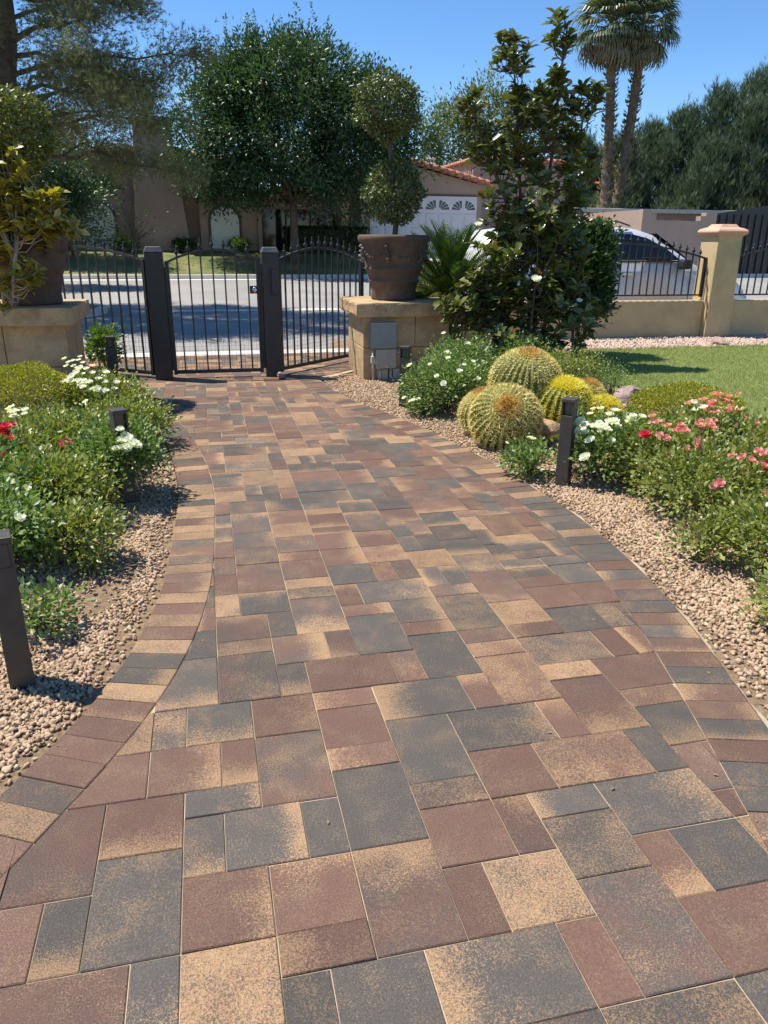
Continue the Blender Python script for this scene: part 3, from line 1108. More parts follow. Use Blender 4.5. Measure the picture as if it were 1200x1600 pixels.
GL, GR = 'roses in the left bed', 'roses in the right bed'
rose_bush('bushy rose with a tall spray of white blooms below the left stone pedestal', -2.5, 6.55, 0.4, 0.4, 3200,
          [('w', 24, 230, 0.8, 0.085), ('w', 22, 270, 0.55, 0.09), ('r', 2, 150, 0.9, 0.02), ('w', 4, 300, 0.5, 0.1)], 0.04, group=GL)
rose_bush('low rose spilling to the path beyond the half hidden path light', -2.12, 5.95, 0.36, 0.32, 2800, [('w', 2, 280, 0.5, 0.1), ('w', 2, 180, 0.6, 0.1)], 0.02, L_ROSE, group=GL)
rose_bush('rose with three white heads beside the left clipped boxwood', -2.62, 5.6, 0.34, 0.27, 2600, [('w', 9, 200, 0.7, 0.035), ('w', 9, 280, 0.35, 0.035), ('w', 5, 250, 0.7, 0.03)], 0.05, group=GL)
rose_bush('pale leaved rose in the middle of the left bed with one red bloom', -2.22, 5.15, 0.38, 0.34, 3200, [('r', 2, 290, 0.25, 0.015)], 0.05, group=GL)
rose_bush('rose with a cluster of white blooms in front of the left bed path light', -1.72, 4.72, 0.27, 0.44, 2400, [('w', 20, 300, 0.35, 0.05), ('w', 1, 280, 0.95, 0.02)], 0.02, L_ROSE2, group=GL)
rose_bush('dense rose with a red flower head at the left edge', -2.5, 4.65, 0.38, 0.34, 2800, [('r', 11, 320, 0.75, 0.05), ('r', 4, 300, 0.4, 0.025)], 0.06, group=GL)
rose_bush('bright green rose mound at the left edge without blooms', -2.35, 4.05, 0.4, 0.38, 3200, [], 0.05, L_ROSE2, group=GL)
rose_bush('green rose overhanging the gravel by the left path edge', -1.95, 4.2, 0.32, 0.32, 2800, [('w', 2, 270, 0.25, 0.03)], 0.03, group=GL)
rose_bush('front rose of the left bed behind the nearest path light', -2.0, 3.45, 0.34, 0.34, 3000, [('w', 1, 330, 0.4, 0.02)], 0.04, L_ROSE2, group=GL)
rose_bush('small rose sprawling on gravel right of the front left rose', -1.6, 3.62, 0.22, 0.25, 900, [], 0.02, group=GL)
rose_bush('young rose shoots beside the nearest path light', -1.48, 2.88, 0.15, 0.14, 150, [], 0.01, L_ROSE2, leaf=0.038, group=GL)
rose_bush('tiny weed with feathery leaves on the bare soil patch', -1.47, 3.5, 0.07, 0.08, 90, [], 0.0, L_ROSE, leaf=0.02, group=GL)

rose_bush('white flowering rose between stone pedestal and barrel cacti', 0.62, 7.5, 0.44, 0.48, 3400,
          [('w', 1, a, e, 0.02) for a, e in ((230, 0.5), (250, 0.3), (270, 0.7), (290, 0.5), (200, 0.4), (300, 0.25), (260, 0.15), (280, 0.4), (310, 0.6))], 0.0, L_ROSE2, group=GR)
rose_bush('small white rose at the foot of the path light near the pedestal', 0.38, 7.3, 0.16, 0.18, 500, [('w', 4, 220, 0.4, 0.04)], 0.0, L_ROSE2, group=GR)
rose_bush('dark rose with a few white dots against the pedestal side', 0.8, 8.2, 0.4, 0.62, 2200, [('w', 1, a, e, 0.02) for a, e in ((250, 0.3), (220, 0.6), (280, 0.5))], 0.0, L_ROSE2, group=GR)
rose_bush('little white rose left of the right bed path light', 1.05, 5.25, 0.17, 0.2, 520, [('w', 2, 80, 0.6, 0.03)], 0.0, L_ROSE2, group=GR)
rose_bush('rose with big white flower heads right of the right bed path light', 1.62, 5.25, 0.38, 0.36, 3000,
          [('w', 14, 215, 0.45, 0.05), ('w', 14, 250, 0.55, 0.05), ('w', 8, 300, 0.75, 0.03), ('w', 3, 150, 0.8, 0.02), ('w', 3, 200, 0.9, 0.05), ('w', 2, 230, 0.0, 0.02)], 0.02, L_ROSE2, group=GR)
rose_bush('pink rose with red blooms in the middle of the right bed', 1.98, 5.0, 0.42, 0.36, 3000,
          [('p', 7, 250, 0.75, 0.03), ('p', 4, 235, 0.55, 0.03), ('r', 2, 215, 0.5, 0.015), ('p', 5, 265, 0.4, 0.04), ('p', 4, 300, 0.7, 0.03), ('p', 4, 200, 0.75, 0.05)], 0.03, group=GR)
rose_bush('pink rose with a large dense head below the clipped boxwood', 2.35, 5.3, 0.38, 0.38, 2600,
          [('p', 30, 280, 0.9, 0.075), ('p', 9, 215, 0.85, 0.035), ('w', 6, 200, 0.75, 0.03), ('p', 6, 240, 0.5, 0.03)], 0.05, group=GR)
rose_bush('straggly pink rose nearest the path in the right bed', 2.02, 4.5, 0.42, 0.32, 2600, [('p', 6, 310, 0.5, 0.03), ('p', 4, 250, 0.3, 0.03), ('p', 7, 290, 0.1, 0.025)], 0.03, L_ROSE, group=GR)
rose_bush('pink rose with faded blooms at the right edge', 2.5, 4.65, 0.42, 0.35, 2600, [('p', 8, 220, 0.4, 0.05), ('r', 3, 240, 0.3, 0.02), ('p', 9, 260, 0.75, 0.06), ('p', 6, 300, 0.4, 0.03)], 0.05, group=GR)
rose_bush('low rose with one open white bloom at the right edge', 2.05, 3.62, 0.32, 0.3, 1700, [('w', 7, 225, 0.7, 0.022), ('w', 2, 60, 0.4, 0.06)], 0.02, group=GR)
rose_bush('thin young rose shoot left of the low white rose', 1.7, 3.72, 0.14, 0.2, 260, [], 0.01, group=GR)
rose_bush('lowest rose sprig at the right edge beside the path', 1.86, 2.95, 0.2, 0.22, 800, [], 0.01, group=GR)
rose_bush('leafy green shrub behind the barrel cacti', 1.85, 8.0, 0.42, 0.5, 2600, [], 0.03, L_ROSE, leaf=0.028, group='low green shrubs', cat='shrub', name='leafy_shrub')
rose_bush('dark grey green shrub left of the pink boulder', 2.3, 7.75, 0.26, 0.36, 1300, [], 0.05, L_ROSE2, leaf=0.02, group='low green shrubs', cat='shrub', name='leafy_shrub')
rose_bush('bright green shrub between magnolia and cacti', 1.55, 8.7, 0.36, 0.55, 1800, [], 0.02, L_ROSE2, leaf=0.03, group='low green shrubs', cat='shrub', name='leafy_shrub')
rose_bush('creeper at the back corner of the left stone pedestal', -3.36, 9.15, 0.17, 0.62, 600, [], 0.0, L_BRIGHT, leaf=0.06, group='low green shrubs', cat='shrub', name='leafy_shrub')


def boxwood(label, x, y, z, r, n, sq=0.85):
    t = thing('boxwood', label, 'shrub', (x, y, z), 0, 'clipped boxwood balls')
    mb = MB()
    for k in range(7):
        a = k * 0.9
        mb.tube([(0, 0, -0.03), (0.1 * r * math.cos(a), 0.1 * r * math.sin(a), 0.3 * r), (0.6 * r * math.cos(a), 0.6 * r * math.sin(a), r * sq * 1.15)], [0.014, 0.01, 0.004], 5)
    mb.build('branches', M_BARK, t)
    d = rand_dir(n)
    d = d[d[:, 2] > -0.75]
    lump = 1 + 0.05 * np.sin(d[:, 0] * 7 + 1) * np.sin(d[:, 1] * 6) + 0.04 * np.sin(d[:, 2] * 11 + x)
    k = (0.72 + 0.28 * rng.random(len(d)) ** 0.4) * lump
    P = d * k[:, None] * np.array([r, r, r * sq]) + np.array([0, 0, r * sq * 0.85])
    D = unit(d + rand_dir(len(d)) * 0.9 + np.array([0, 0, 0.3]))
    N = unit(d * 0.6 + rand_dir(len(d)) * 0.9 + np.array([0, 0, 0.5]))
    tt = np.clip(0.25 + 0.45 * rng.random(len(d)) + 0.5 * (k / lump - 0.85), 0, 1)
    P[:, 2] = np.maximum(P[:, 2], 0.01)
    leaves('foliage', t, L_BOX, P, D, N, rng.uniform(0.014, 0.026, len(d)), 0.013, tt)
    return t


boxwood('clipped boxwood mound in the left bed before the stone pedestal', -3.0, 6.3, 0.04, 0.42, 16000, 0.72)
boxwood('smaller boxwood mound behind the white rose in the left bed', -2.85, 7.2, 0.04, 0.3, 7000, 0.6)
boxwood('wide clipped boxwood mound in front of the lawn beside the pink boulder', 2.6, 6.4, 0.05, 0.48, 18000, 0.46)
boxwood('clipped boxwood cut by the right edge behind the faded pink rose', 2.78, 5.25, 0.05, 0.32, 12000, 0.6)

# ------------------------------------------------------------------ golden barrel cacti
def barrel(label, x, y, z, r, h, tilt, crown, ns=26):
    t = thing('barrel_cactus', label, 'cactus', (x, y, z), 0, 'golden barrel cacti')
    t.rotation_euler = (tilt[0], tilt[1], 0)
    nv, nu = 18, ns * 4
    V, F = [], []
    for i in range(nv + 1):
        ph = -1.15 + (math.pi / 2 + 1.15) * i / nv
        for k in range(nu):
            a = 2 * math.pi * k / nu
            rib = 1 + 0.085 * (abs(math.cos(a * ns / 2)) * 2 - 1.2) * min(1.0, 3 * math.cos(ph) + 0.1)
            rr = r * math.cos(ph) * rib
            zz = h / 2 + h / 2 * math.sin(ph) * (1 - 0.1 * max(0, math.sin(ph)) ** 8)
            V.append((rr * math.cos(a), rr * math.sin(a), zz))
    for i in range(nv):
        for k in range(nu):
            F.append((i * nu + k, i * nu + (k + 1) % nu, (i + 1) * nu + (k + 1) % nu, (i + 1) * nu + k))
    link('body', np_mesh('body', V, F, M_CACTUS, smooth=True), t)
    Ps, Ds = [], []
    for k in range(ns):
        a = 2 * math.pi * k / ns
        for ph in np.linspace(-0.8, 1.36, 24):
            rr = r * math.cos(ph) * 1.065
            p = np.array((rr * math.cos(a), rr * math.sin(a), h / 2 + h / 2 * math.sin(ph)))
            nr = np.array((math.cos(ph) * math.cos(a), math.cos(ph) * math.sin(a), math.sin(ph)))
            side = np.array((-math.sin(a), math.cos(a), 0))
            up = np.cross(nr, side)
            for q in range(6):
                b = q * math.pi / 3 + rng.uniform(-0.3, 0.3)
                Ps.append(p)
                Ds.append(nr * 0.75 + side * math.cos(b) + up * math.sin(b) * 0.8)
    P, D = np.array(Ps), np.array(Ds)
    leaves('spines', t, M_YSPINE if crown == 'yellow' else M_SPINE, P, D, rand_dir(len(P)), rng.uniform(0.03, 0.055, len(P)), 0.007, None, T1)
    n = 700
    a = rng.uniform(0, 6.28, n)
    q = rng.random(n) ** 0.6 * r * (0.55 if crown == 'yellow' else 0.33)
    P = np.stack([q * np.cos(a), q * np.sin(a), h * (0.985 - 0.25 * (q / r) ** 2)], 1)
    D = unit(np.stack([np.cos(a) * q / r * 2.5, np.sin(a) * q / r * 2.5, np.ones(n)], 1) + rand_dir(n) * 0.35)
    leaves('crown_wool', t, M_YSPINE if crown == 'yellow' else M_WOOL, P, D, rand_dir(n), rng.uniform(0.025, 0.06, n), 0.01, None, T1)
    return t


barrel('front barrel cactus tipped towards the path with brown crown', 1.02, 6.32, 0.06, 0.275, 0.46, (0.85, -0.12), 'brown', 30)
barrel('largest barrel cactus at the back of the group with golden brown crown', 1.24, 6.85, 0.1, 0.3, 0.6, (0.2, 0.08), 'brown', 32)
barrel('barrel cactus with bright yellow crown behind the path light', 1.55, 6.62, 0.06, 0.24, 0.42, (0.25, 0.05), 'yellow', 24)
barrel('smallest bright yellow barrel cactus leaning right', 1.83, 6.5, 0.06, 0.16, 0.29, (0.3, 0.5), 'yellow', 20)
barrel('small barrel cactus tucked behind the yellow ones', 1.8, 6.85, 0.08, 0.17, 0.33, (0.1, 0.2), 'brown', 20)
barrel('narrow barrel cactus half hidden left of the front one', 0.93, 6.55, -0.02, 0.22, 0.4, (0.1, -0.2), 'brown', 24)


def rock(name, label, x, y, z, s, mat, seed, group=None):
    bm = bmesh.new()
    bmesh.ops.create_icosphere(bm, subdivisions=4, radius=1.0)
    g = np.random.default_rng(seed)
    ks = [(Vector(g.normal(size=3)).normalized(), g.uniform(0.55, 0.95)) for _ in range(16)]
    for v in bm.verts:
        d = v.co.normalized()
        m = 1.0
        for kdir, kk in ks:
            dd = d.dot(kdir)
            if dd > 0.05:
                m = min(m, kk / dd)
        m *= 1 + 0.03 * math.sin(9 * d.x + 5 * d.y) * math.sin(8 * d.z + seed)
        v.co = Vector((d.x * m * s[0], d.y * m * s[1], d.z * m * s[2]))
    me = bpy.data.meshes.new(name)
    bm.to_mesh(me)
    bm.free()
    me.materials.append(mat)
    return tag(link(name, me, None, (x, y, z), (0, 0, g.uniform(0, 3))), label, 'rock', group)


rock('boulder', 'pink weathered boulder at the lawn edge beside the boxwood', 2.5, 7.55, 0.12, (0.26, 0.17, 0.15), M_ROCK, 3)
rock('boulder', 'tan boulder under the barrel cacti behind the path light', 1.36, 6.3, 0.02, (0.22, 0.16, 0.17), M_TANROCK, 5)
rock('boulder', 'flat pinkish boulder in the gravel below the wall pillar', 5.0, 11.55, 0.15, (0.3, 0.17, 0.14), M_ROCK, 8)
rock('stone', 'small dark stone at the foot of the right gate post', -1.27, 9.2, 0.03, (0.085, 0.06, 0.055), M_ROCK, 9)
rock('stone', 'small pale stone at the far edge of the lawn', 2.9, 10.7, 0.14, (0.13, 0.1, 0.06), M_ROCK, 13)

# ------------------------------------------------------------------ path lights
def path_light(label, x, y, z, rz, h=0.6):
    t = thing('path_light', label, 'path light', (x, y, z), rz, 'square bronze path lights')
    w = 0.044
    mb = MB()
    mb.box(-w, w, -w, w, -0.05, h - 0.115)
    mb.box(-w, -w + 0.012, -w, w, h - 0.115, h - 0.025)
    mb.box(w - 0.012, w, -w, w, h - 0.115, h - 0.025)
    mb.box(-w + 0.012, w - 0.012, w - 0.012, w, h - 0.115, h - 0.025)
    mb.build('post', M_BRONZE, t, bevel=0.003)
    MB().box(-w - 0.004, w + 0.004, -w - 0.004, w + 0.004, h - 0.024, h).build('cap', M_BRONZE, t, bevel=0.004)
    MB().box(-w + 0.014, w - 0.014, -w + 0.03, w - 0.016, h - 0.113, h - 0.027).build('lens', M_LENS, t)
    return t


path_light('nearest path light standing in gravel at the left edge', -1.385, 2.5, 0.0, 0.5 + math.pi)
path_light('path light half hidden by white roses in the left bed', -1.66, 4.62, 0.0, 0.62)
path_light('farthest path light on the left beside the gate', -2.98, 8.3, 0.0, 0.35)
path_light('path light in front of the pedestal with electric boxes', 0.2, 7.68, 0.0, -0.35)
path_light('path light in front of the barrel cacti', 1.26, 5.08, 0.0, -0.55)

# ------------------------------------------------------------------ stone pedestals
def pedestal(label, u0, v0, w, d, ztop, right):
    x, y, _ = W(u0, v0)
    t = thing('stone_pedestal', label, 'pedestal', (x, y, 0), RZ, 'stone pedestals beside the gate')
    h = ztop - 0.16
    zs = [-0.08, h * 0.5, h]
    for c in range(2):
        xs = [0, w * 0.56, w] if c == 0 else [0, w * 0.6, w]
        for k in range(2):
            for (y0, y1) in ((0, d * 0.5), (d * 0.5, d)):
                MB().box(xs[k] + 0.003, xs[k + 1] - 0.003, y0 + 0.003, y1 - 0.003, zs[c] + 0.003, zs[c + 1] - 0.003).build('stone_block', M_STONE, t, bevel=0.008)
    MB().box(0.02, w - 0.02, 0.02, d - 0.02, -0.08, h + 0.01).build('mortar_core', M_MOSS, t)
    # cap slab with a chiselled, uneven edge
    n = 14
    V, F = [], []
    ring = []
    o_ = 0.095
    for (ax, ay, bx, by) in ((-o_, -o_, w + o_, -o_), (w + o_, -o_, w + o_, d + o_), (w + o_, d + o_, -o_, d + o_), (-o_, d + o_, -o_, -o_)):
        for k in range(n):
            ring.append((ax + (bx - ax) * k / n, ay + (by - ay) * k / n))
    m = len(ring)
    cx, cy = w / 2, d / 2
    for zz, s in ((h, 0.985), (h + 0.03, 1.0), (h + 0.09, 0.995), (h + 0.14, 1.0), (h + 0.16, 0.99)):
        for (px, py) in ring:
            j = 1 + random.uniform(-0.007, 0.007)
            V.append((cx + (px - cx) * s * j, cy + (py - cy) * s * j, zz + random.uniform(-0.003, 0.003)))
    for i in range(4):
        for k in range(m):
            F.append((i * m + k, i * m + (k + 1) % m, (i + 1) * m + (k + 1) % m, (i + 1) * m + k))
    F.append(tuple(4 * m + k for k in range(m)))
    F.append(tuple(range(m - 1, -1, -1)))
    MB().add(V, F).build('cap_slab', M_STONE, t)
    return t


PR = pedestal('right stone pedestal carrying an urn and the electric boxes', 1.83, 9.05, 1.08, 1.0, 0.9, True)
PLF = pedestal('left stone pedestal with an overhanging gold leaved shrub', -2.75, 7.95, 1.43, 1.0, 0.97, False)

# electric boxes on the right pedestal
x, y, _ = W(1.83, 9.05)
eb = thing('electric_box', 'grey steel disconnect box mounted above a beige one on the pedestal', 'electric box', (x, y, 0), RZ)
MB().box(0.075, 0.385, -0.13, -0.004, 0.375, 0.665).build('upper_box', M_STEELBOX, eb, bevel=0.006)
MB().box(0.068, 0.392, -0.137, -0.005, 0.666, 0.678).build('upper_lid', M_STEELBOX2, eb, bevel=0.003)
MB().box(0.135, 0.385, -0.115, -0.004, 0.135, 0.366).build('lower_box', M_STEELBOX2, eb, bevel=0.006)
MB().tube([(0.26, -0.118, 0.16), (0.26, -0.126, 0.16)], 0.008, 8).build('lock_knob', M_CHROME, eb)
for xx in (0.11, 0.2, 0.33):
    MB().tube([(xx, -0.06, -0.04), (xx, -0.06, 0.36 if xx < 0.12 else 0.14)], 0.016, 8).build('conduit', M_PVC, eb, True)
MB().box(0.085, 0.135, -0.09, -0.02, 0.19, 0.28).build('fitting', M_PVC, eb, bevel=0.006)
MB().box(0.17, 0.3, -0.05, -0.004, -0.02, 0.12).build('base_plate', M_PVC, eb, bevel=0.004)
MB().box(0.36, 0.46, -0.05, -0.004, -0.02, 0.12).build('base_plate', M_PVC, eb, bevel=0.004)
MB().tube([(0.385, -0.06, 0.32), (0.47, -0.06, 0.322), (0.53, -0.065, 0.3), (0.575, -0.07, 0.24), (0.63, -0.08, 0.12), (0.7, -0.1, -0.04)], 0.017, 8).build('bent_conduit', M_PVC, eb, True)


# ------------------------------------------------------------------ urns
def urn(label, x, y, z):
    t = thing('terracotta_urn', label, 'urn', (x, y, z), 0, 'terracotta urns on the pedestals')
    prof = [(0.29, 0.0), (0.3, 0.03), (0.295, 0.1), (0.315, 0.2), (0.335, 0.215), (0.335, 0.235), (0.325, 0.25), (0.36, 0.34), (0.385, 0.36), (0.385, 0.38), (0.375, 0.395),
            (0.41, 0.5), (0.43, 0.6), (0.44, 0.66), (0.47, 0.69), (0.475, 0.735), (0.46, 0.76), (0.41, 0.755), (0.39, 0.69), (0.05, 0.68)]
    prof = [(a * 0.94, b) for a, b in prof]
    MB().lathe(prof, 40, 0.004).build('bowl', M_TERRA, t, True)
    MB().lathe([(0.02, 0.685), (0.395, 0.69), (0.39, 0.705), (0.02, 0.72)], 24, 0.01).build('soil', M_SOIL, t)
    # garland ornament round the bowl: swags between bosses
    for k in range(6):
        a0 = k * math.pi / 3 + 0.35
        mb = MB()
        for q in range(9):
            a = a0 + q / 8 * math.pi / 3
            zz = 0.6 - 0.1 * math.sin(q / 8 * math.pi)
            rr = 0.395 - 0.02 * math.sin(q / 8 * math.pi)
            mb.lathe([(0.008, zz - 0.022), (0.026, zz - 0.01), (0.028, zz + 0.008), (0.01, zz + 0.02)], 6, 0.15, rr * math.cos(a), rr * math.sin(a))
        mb.build('swag', M_TERRA, t, True)
        mb = MB()
        for q in range(7):
            zz = 0.63 - q * 0.028
            mb.lathe([(0.006, zz - 0.02), (0.028, zz - 0.005), (0.024, zz + 0.012), (0.006, zz + 0.02)], 6, 0.25, 0.415 * math.cos(a0) + random.uniform(-.02, .02), 0.415 * math.sin(a0) + random.uniform(-.02, .02))
        mb.build('boss', M_PALEMOSS if k == 3 else M_TERRA, t, True)
    return t


ux, uy, _ = W(2.32, 9.55)
urn('aged terracotta urn holding a two ball topiary on the right pedestal', ux, uy, 0.9)
vx_, vy_, _ = W(-1.68, 8.45)
urn('shaded terracotta urn on the left pedestal behind the gold shrub', vx_, vy_, 0.97)


def topiary(label, x, y, z, balls, mat, lean=0.0):
    t = thing('topiary_tree', label, 'topiary', (x, y, z), 0, 'topiary trees in urns')
    top = balls[-1][2]
    mb = MB()
    mb.tube([(0, 0, -0.05), (0.02, 0.01, 0.2), (-0.02, 0, top * 0.5), (balls[-1][0] * 0.8, 0, top * 0.8), (balls[-1][0], 0, top)], [0.036, 0.032, 0.028, 0.024, 0.012], 8)
    for (bx, by, bz, br, bn) in balls:
        for k in range(8):
            a = k * 0.8
            mb.tube([(bx * 0.7, by, bz - br * 0.9), (bx + 0.35 * br * math.cos(a), by + 0.35 * br * math.sin(a), bz - br * 0.3),
                     (bx + 0.75 * br * math.cos(a), by + 0.75 * br * math.sin(a), bz + br * 0.2)], [0.018, 0.011, 0.004], 5)
    mb.build('trunk', M_BARK, t, True)
    for (bx, by, bz, br, bn) in balls:
        d = rand_dir(bn)
        lump = 1 + 0.1 * np.sin(d[:, 0] * 6 + bz) * np.sin(d[:, 1] * 5 + 1) + 0.08 * np.sin(d[:, 2] * 8 + bz * 3)
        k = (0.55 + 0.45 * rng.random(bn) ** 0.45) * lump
        P = d * k[:, None] * np.array([br, br, br * 1.0]) + np.array([bx, by, bz])
        D = unit(d * 0.6 + rand_dir(bn) + np.array([0, 0, -0.2]))
        N = unit(d * 0.7 + rand_dir(bn) * 0.7 + np.array([0, 0, 0.5]))
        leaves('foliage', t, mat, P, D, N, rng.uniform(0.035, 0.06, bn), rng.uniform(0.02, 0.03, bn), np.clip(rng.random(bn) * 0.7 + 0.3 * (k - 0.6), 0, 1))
    return t


topiary('two ball topiary growing from the urn on the right pedestal', ux, uy, 1.58, [(0.0, 0, 0.56, 0.35, 3600), (-0.1, 0, 1.48, 0.37, 4200)], L_TOPI)
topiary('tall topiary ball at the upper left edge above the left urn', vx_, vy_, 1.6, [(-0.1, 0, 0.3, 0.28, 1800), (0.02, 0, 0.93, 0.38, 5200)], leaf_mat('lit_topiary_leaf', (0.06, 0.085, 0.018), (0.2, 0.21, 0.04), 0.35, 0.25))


# ------------------------------------------------------------------ iron gate
FIN = MB().lathe([(0.007, 0.0), (0.012, 0.008), (0.009, 0.018), (0.021, 0.032), (0.025, 0.046), (0.02, 0.06), (0.009, 0.07), (0.012, 0.078), (0.006, 0.09), (0.001, 0.13)], 8).mesh('finial', M_IRON, True)


def iron_panel(name, label, cat, P0, P1, zb, ze0, ze1, zp, spacing, fin=True, wire=0.0, rail=0.02, group=None, stile=True):
    """panel from P0 to P1 (street frame): bottom rail at zb, top rail ends ze0, ze1, peak zp in between"""
    a, b = Vector(W(*P0)), Vector(W(*P1))
    L = (b - a).length
    ang = math.atan2(b.y - a.y, b.x - a.x)
    t = thing(name, label, cat, (a.x, a.y, 0), ang, group)

    def top(x):
        s = x / L
        lin = ze0 + (ze1 - ze0) * s
        return lin + (zp - (ze0 + ze1) / 2) * math.sin(math.pi * s) ** 0.9

    MB().box(0, L, -rail, rail, zb - rail, zb + rail).build('bottom_rail', M_IRON, t, bevel=0.003)
    pts = [(L * k / 20, 0, top(L * k / 20)) for k in range(21)]
    mb = MB()
    V, F = [], []
    for (px, _, pz) in pts:
        V += [(px, -rail, pz - 0.014), (px, rail, pz - 0.014), (px, rail, pz + 0.014), (px, -rail, pz + 0.014)]
    for k in range(20):
        for q in range(4):
            F.append((4 * k + q, 4 * k + (q + 1) % 4, 4 * k + 4 + (q + 1) % 4, 4 * k + 4 + q))
    F += [(0, 1, 2, 3), (83, 82, 81, 80)]
    mb.add(V, F).build('top_rail', M_IRON, t, bevel=0.003)
    if stile:
        for px, hh in ((0.018, ze0), (L - 0.018, ze1)):
            MB().box(px - 0.02, px + 0.02, -0.022, 0.022, zb - 0.03, hh + 0.02).build('stile', M_IRON, t, bevel=0.003)
    nb = max(2, int(round(L / spacing)))
    for k in range(1, nb):
        px = L * k / nb
        zt = top(px)
        br = MB().box(px - 0.0085, px + 0.0085, -0.0085, 0.0085, zb + rail * 0.5, zt).build('bar', M_IRON, t)
        if fin:
            link('finial', FIN, br, (px, 0, zt + 0.012))
    if wire:
        mb = MB()
        k = 0
        px = 0.05
        while px < L - 0.03:
            mb.box(px - 0.0011, px + 0.0011, 0.0105, 0.0125, zb, zb + wire)
            px += 0.05
        pz = zb + 0.05
        while pz < zb + wire:
            mb.box(0.02, L - 0.02, 0.0125, 0.0145, pz - 0.0011, pz + 0.0011)
            pz += 0.05
        mb.build('wire_mesh', M_IRON, t)
    return t


gate = iron_panel('gate_leaf', 'middle gate leaf of black iron bars between the two square posts', 'gate', (-0.41, 9.5), (0.66, 9.5), 0.075, 1.33, 1.37, 1.48, 0.14, True, 0.5, group='iron gate panels')
iron_panel('gate_side_panel', 'left black iron gate panel running behind the left pedestal', 'gate', (-2.35, 10.75), (-0.64, 9.52), 0.07, 1.3, 1.35, 1.5, 0.14, True, 0.5, group='iron gate panels')
iron_panel('gate_side_panel', 'right black iron gate panel running back behind the right urn', 'gate', (0.88, 9.52), (2.15, 10.75), 0.075, 1.36, 1.33, 1.5, 0.135, True, 0.5, group='iron gate panels')
iron_panel('gate_side_panel', 'far black iron panel glimpsed between right urn and sago palm', 'gate', (2.15, 10.8), (4.2, 11.05), 0.1, 1.2, 1.2, 1.3, 0.14, False, group='iron gate panels')


def gate_post(label, u, v, h, box):
    x, y, _ = W(u, v)
    t = thing('gate_post', label, 'post', (x, y, 0), RZ, 'square gate posts')
    w = 0.1
    MB().box(-w, w, -w, w, -0.08, h - 0.05).build('shaft', M_IRON, t, bevel=0.006)
    MB().frustum((-w - 0.008, w + 0.008, -w - 0.008, w + 0.008, h - 0.05), (-w + 0.02, w - 0.02, -w + 0.02, w - 0.02, h + 0.012)).build('cap', proc('post_cap', (0.06, 0.07, 0.075), (0.09, 0.1, 0.1), 8, 0.45, 0.1), t, bevel=0.008)
    if box:
        MB().box(0.0, 0.085, -w - 0.055, -w, 0.98, 1.26).build('lock_box', M_IRON, t, bevel=0.008)
        MB().box(-w - 0.03, -w, -0.05, 0.03, 0.1, 1.33).build('jamb', M_IRON, t, bevel=0.004)
        MB().tube([(-w - 0.09, -0.02, 1.03), (-w - 0.09, -0.06, 1.03)], 0.034, 14).build('lock_knob', M_CHROME, t, True)
        MB().box(-w - 0.15, -w - 0.02, -0.02, 0.0, 0.985, 1.075).build('latch_plate', M_IRON, t, bevel=0.004)
    else:
        MB().box(w, w + 0.055, -0.04, 0.03, 0.1, 1.28).build('jamb', M_IRON, t, bevel=0.004)
    return t


gate_post('left square black gate post with rounded cap', -0.53, 9.5, 1.5, False)
gate_post('right square black gate post carrying the lock', 0.79, 9.5, 1.5, True)

# ------------------------------------------------------------------ low wall, pillar and fence on the right
x, y, _ = W(0, 11.1)
lw = thing('boundary_wall', 'low cream stucco wall along the back of the lawn', 'wall', (x, y, 0), RZ)
MB().box(3.6, 7.775, -0.1, 0.1, -0.2, 0.73).build('wall_body', M_STUCCO, lw, bevel=0.012)
MB().box(8.225, 16, -0.1, 0.1, -0.2, 0.73).build('wall_body', M_STUCCO, lw, bevel=0.012)
wp = thing('wall_pillar', 'cream stucco pillar with salmon cap in the boundary wall', 'pillar', (x, y, 0), RZ)
MB().frustum((7.77, 8.23, -0.24, 0.24, -0.2), (7.79, 8.21, -0.22, 0.22, 1.72)).build('shaft', M_STUCCO, wp, bevel=0.015)
cp = MB()
V, F = [], []
cxp = 8.0
for hw, zz in ((0.225, 1.7), (0.265, 1.73), (0.275, 1.765), (0.25, 1.795), (0.17, 1.825), (0.145, 1.855), (0.135, 1.87)):
    V += [(cxp - hw, -hw, zz), (cxp + hw, -hw, zz), (cxp + hw, hw, zz), (cxp - hw, hw, zz)]
for i in range(6):
    for k in range(4):
        F.append((4 * i + k, 4 * i + (k + 1) % 4, 4 * i + 4 + (k + 1) % 4, 4 * i + 4 + k))
F += [(3, 2, 1, 0), (24, 25, 26, 27)]
cp.add(V, F).build('cap', M_CAPPINK, wp, bevel=0.012)
iron_panel('wall_fence', 'arched black iron fence panel on the wall left of the pillar', 'fence', (4.7, 11.1), (7.78, 11.1), 0.81, 1.36, 1.36, 1.58, 0.125, True, 0, 0.012, 'iron fence panels on the wall')
iron_panel('wall_fence', 'black iron fence panel on the wall right of the pillar', 'fence', (8.22, 11.1), (11.4, 11.1), 0.81, 1.36, 1.36, 1.6, 0.125, True, 0, 0.012, 'iron fence panels on the wall')

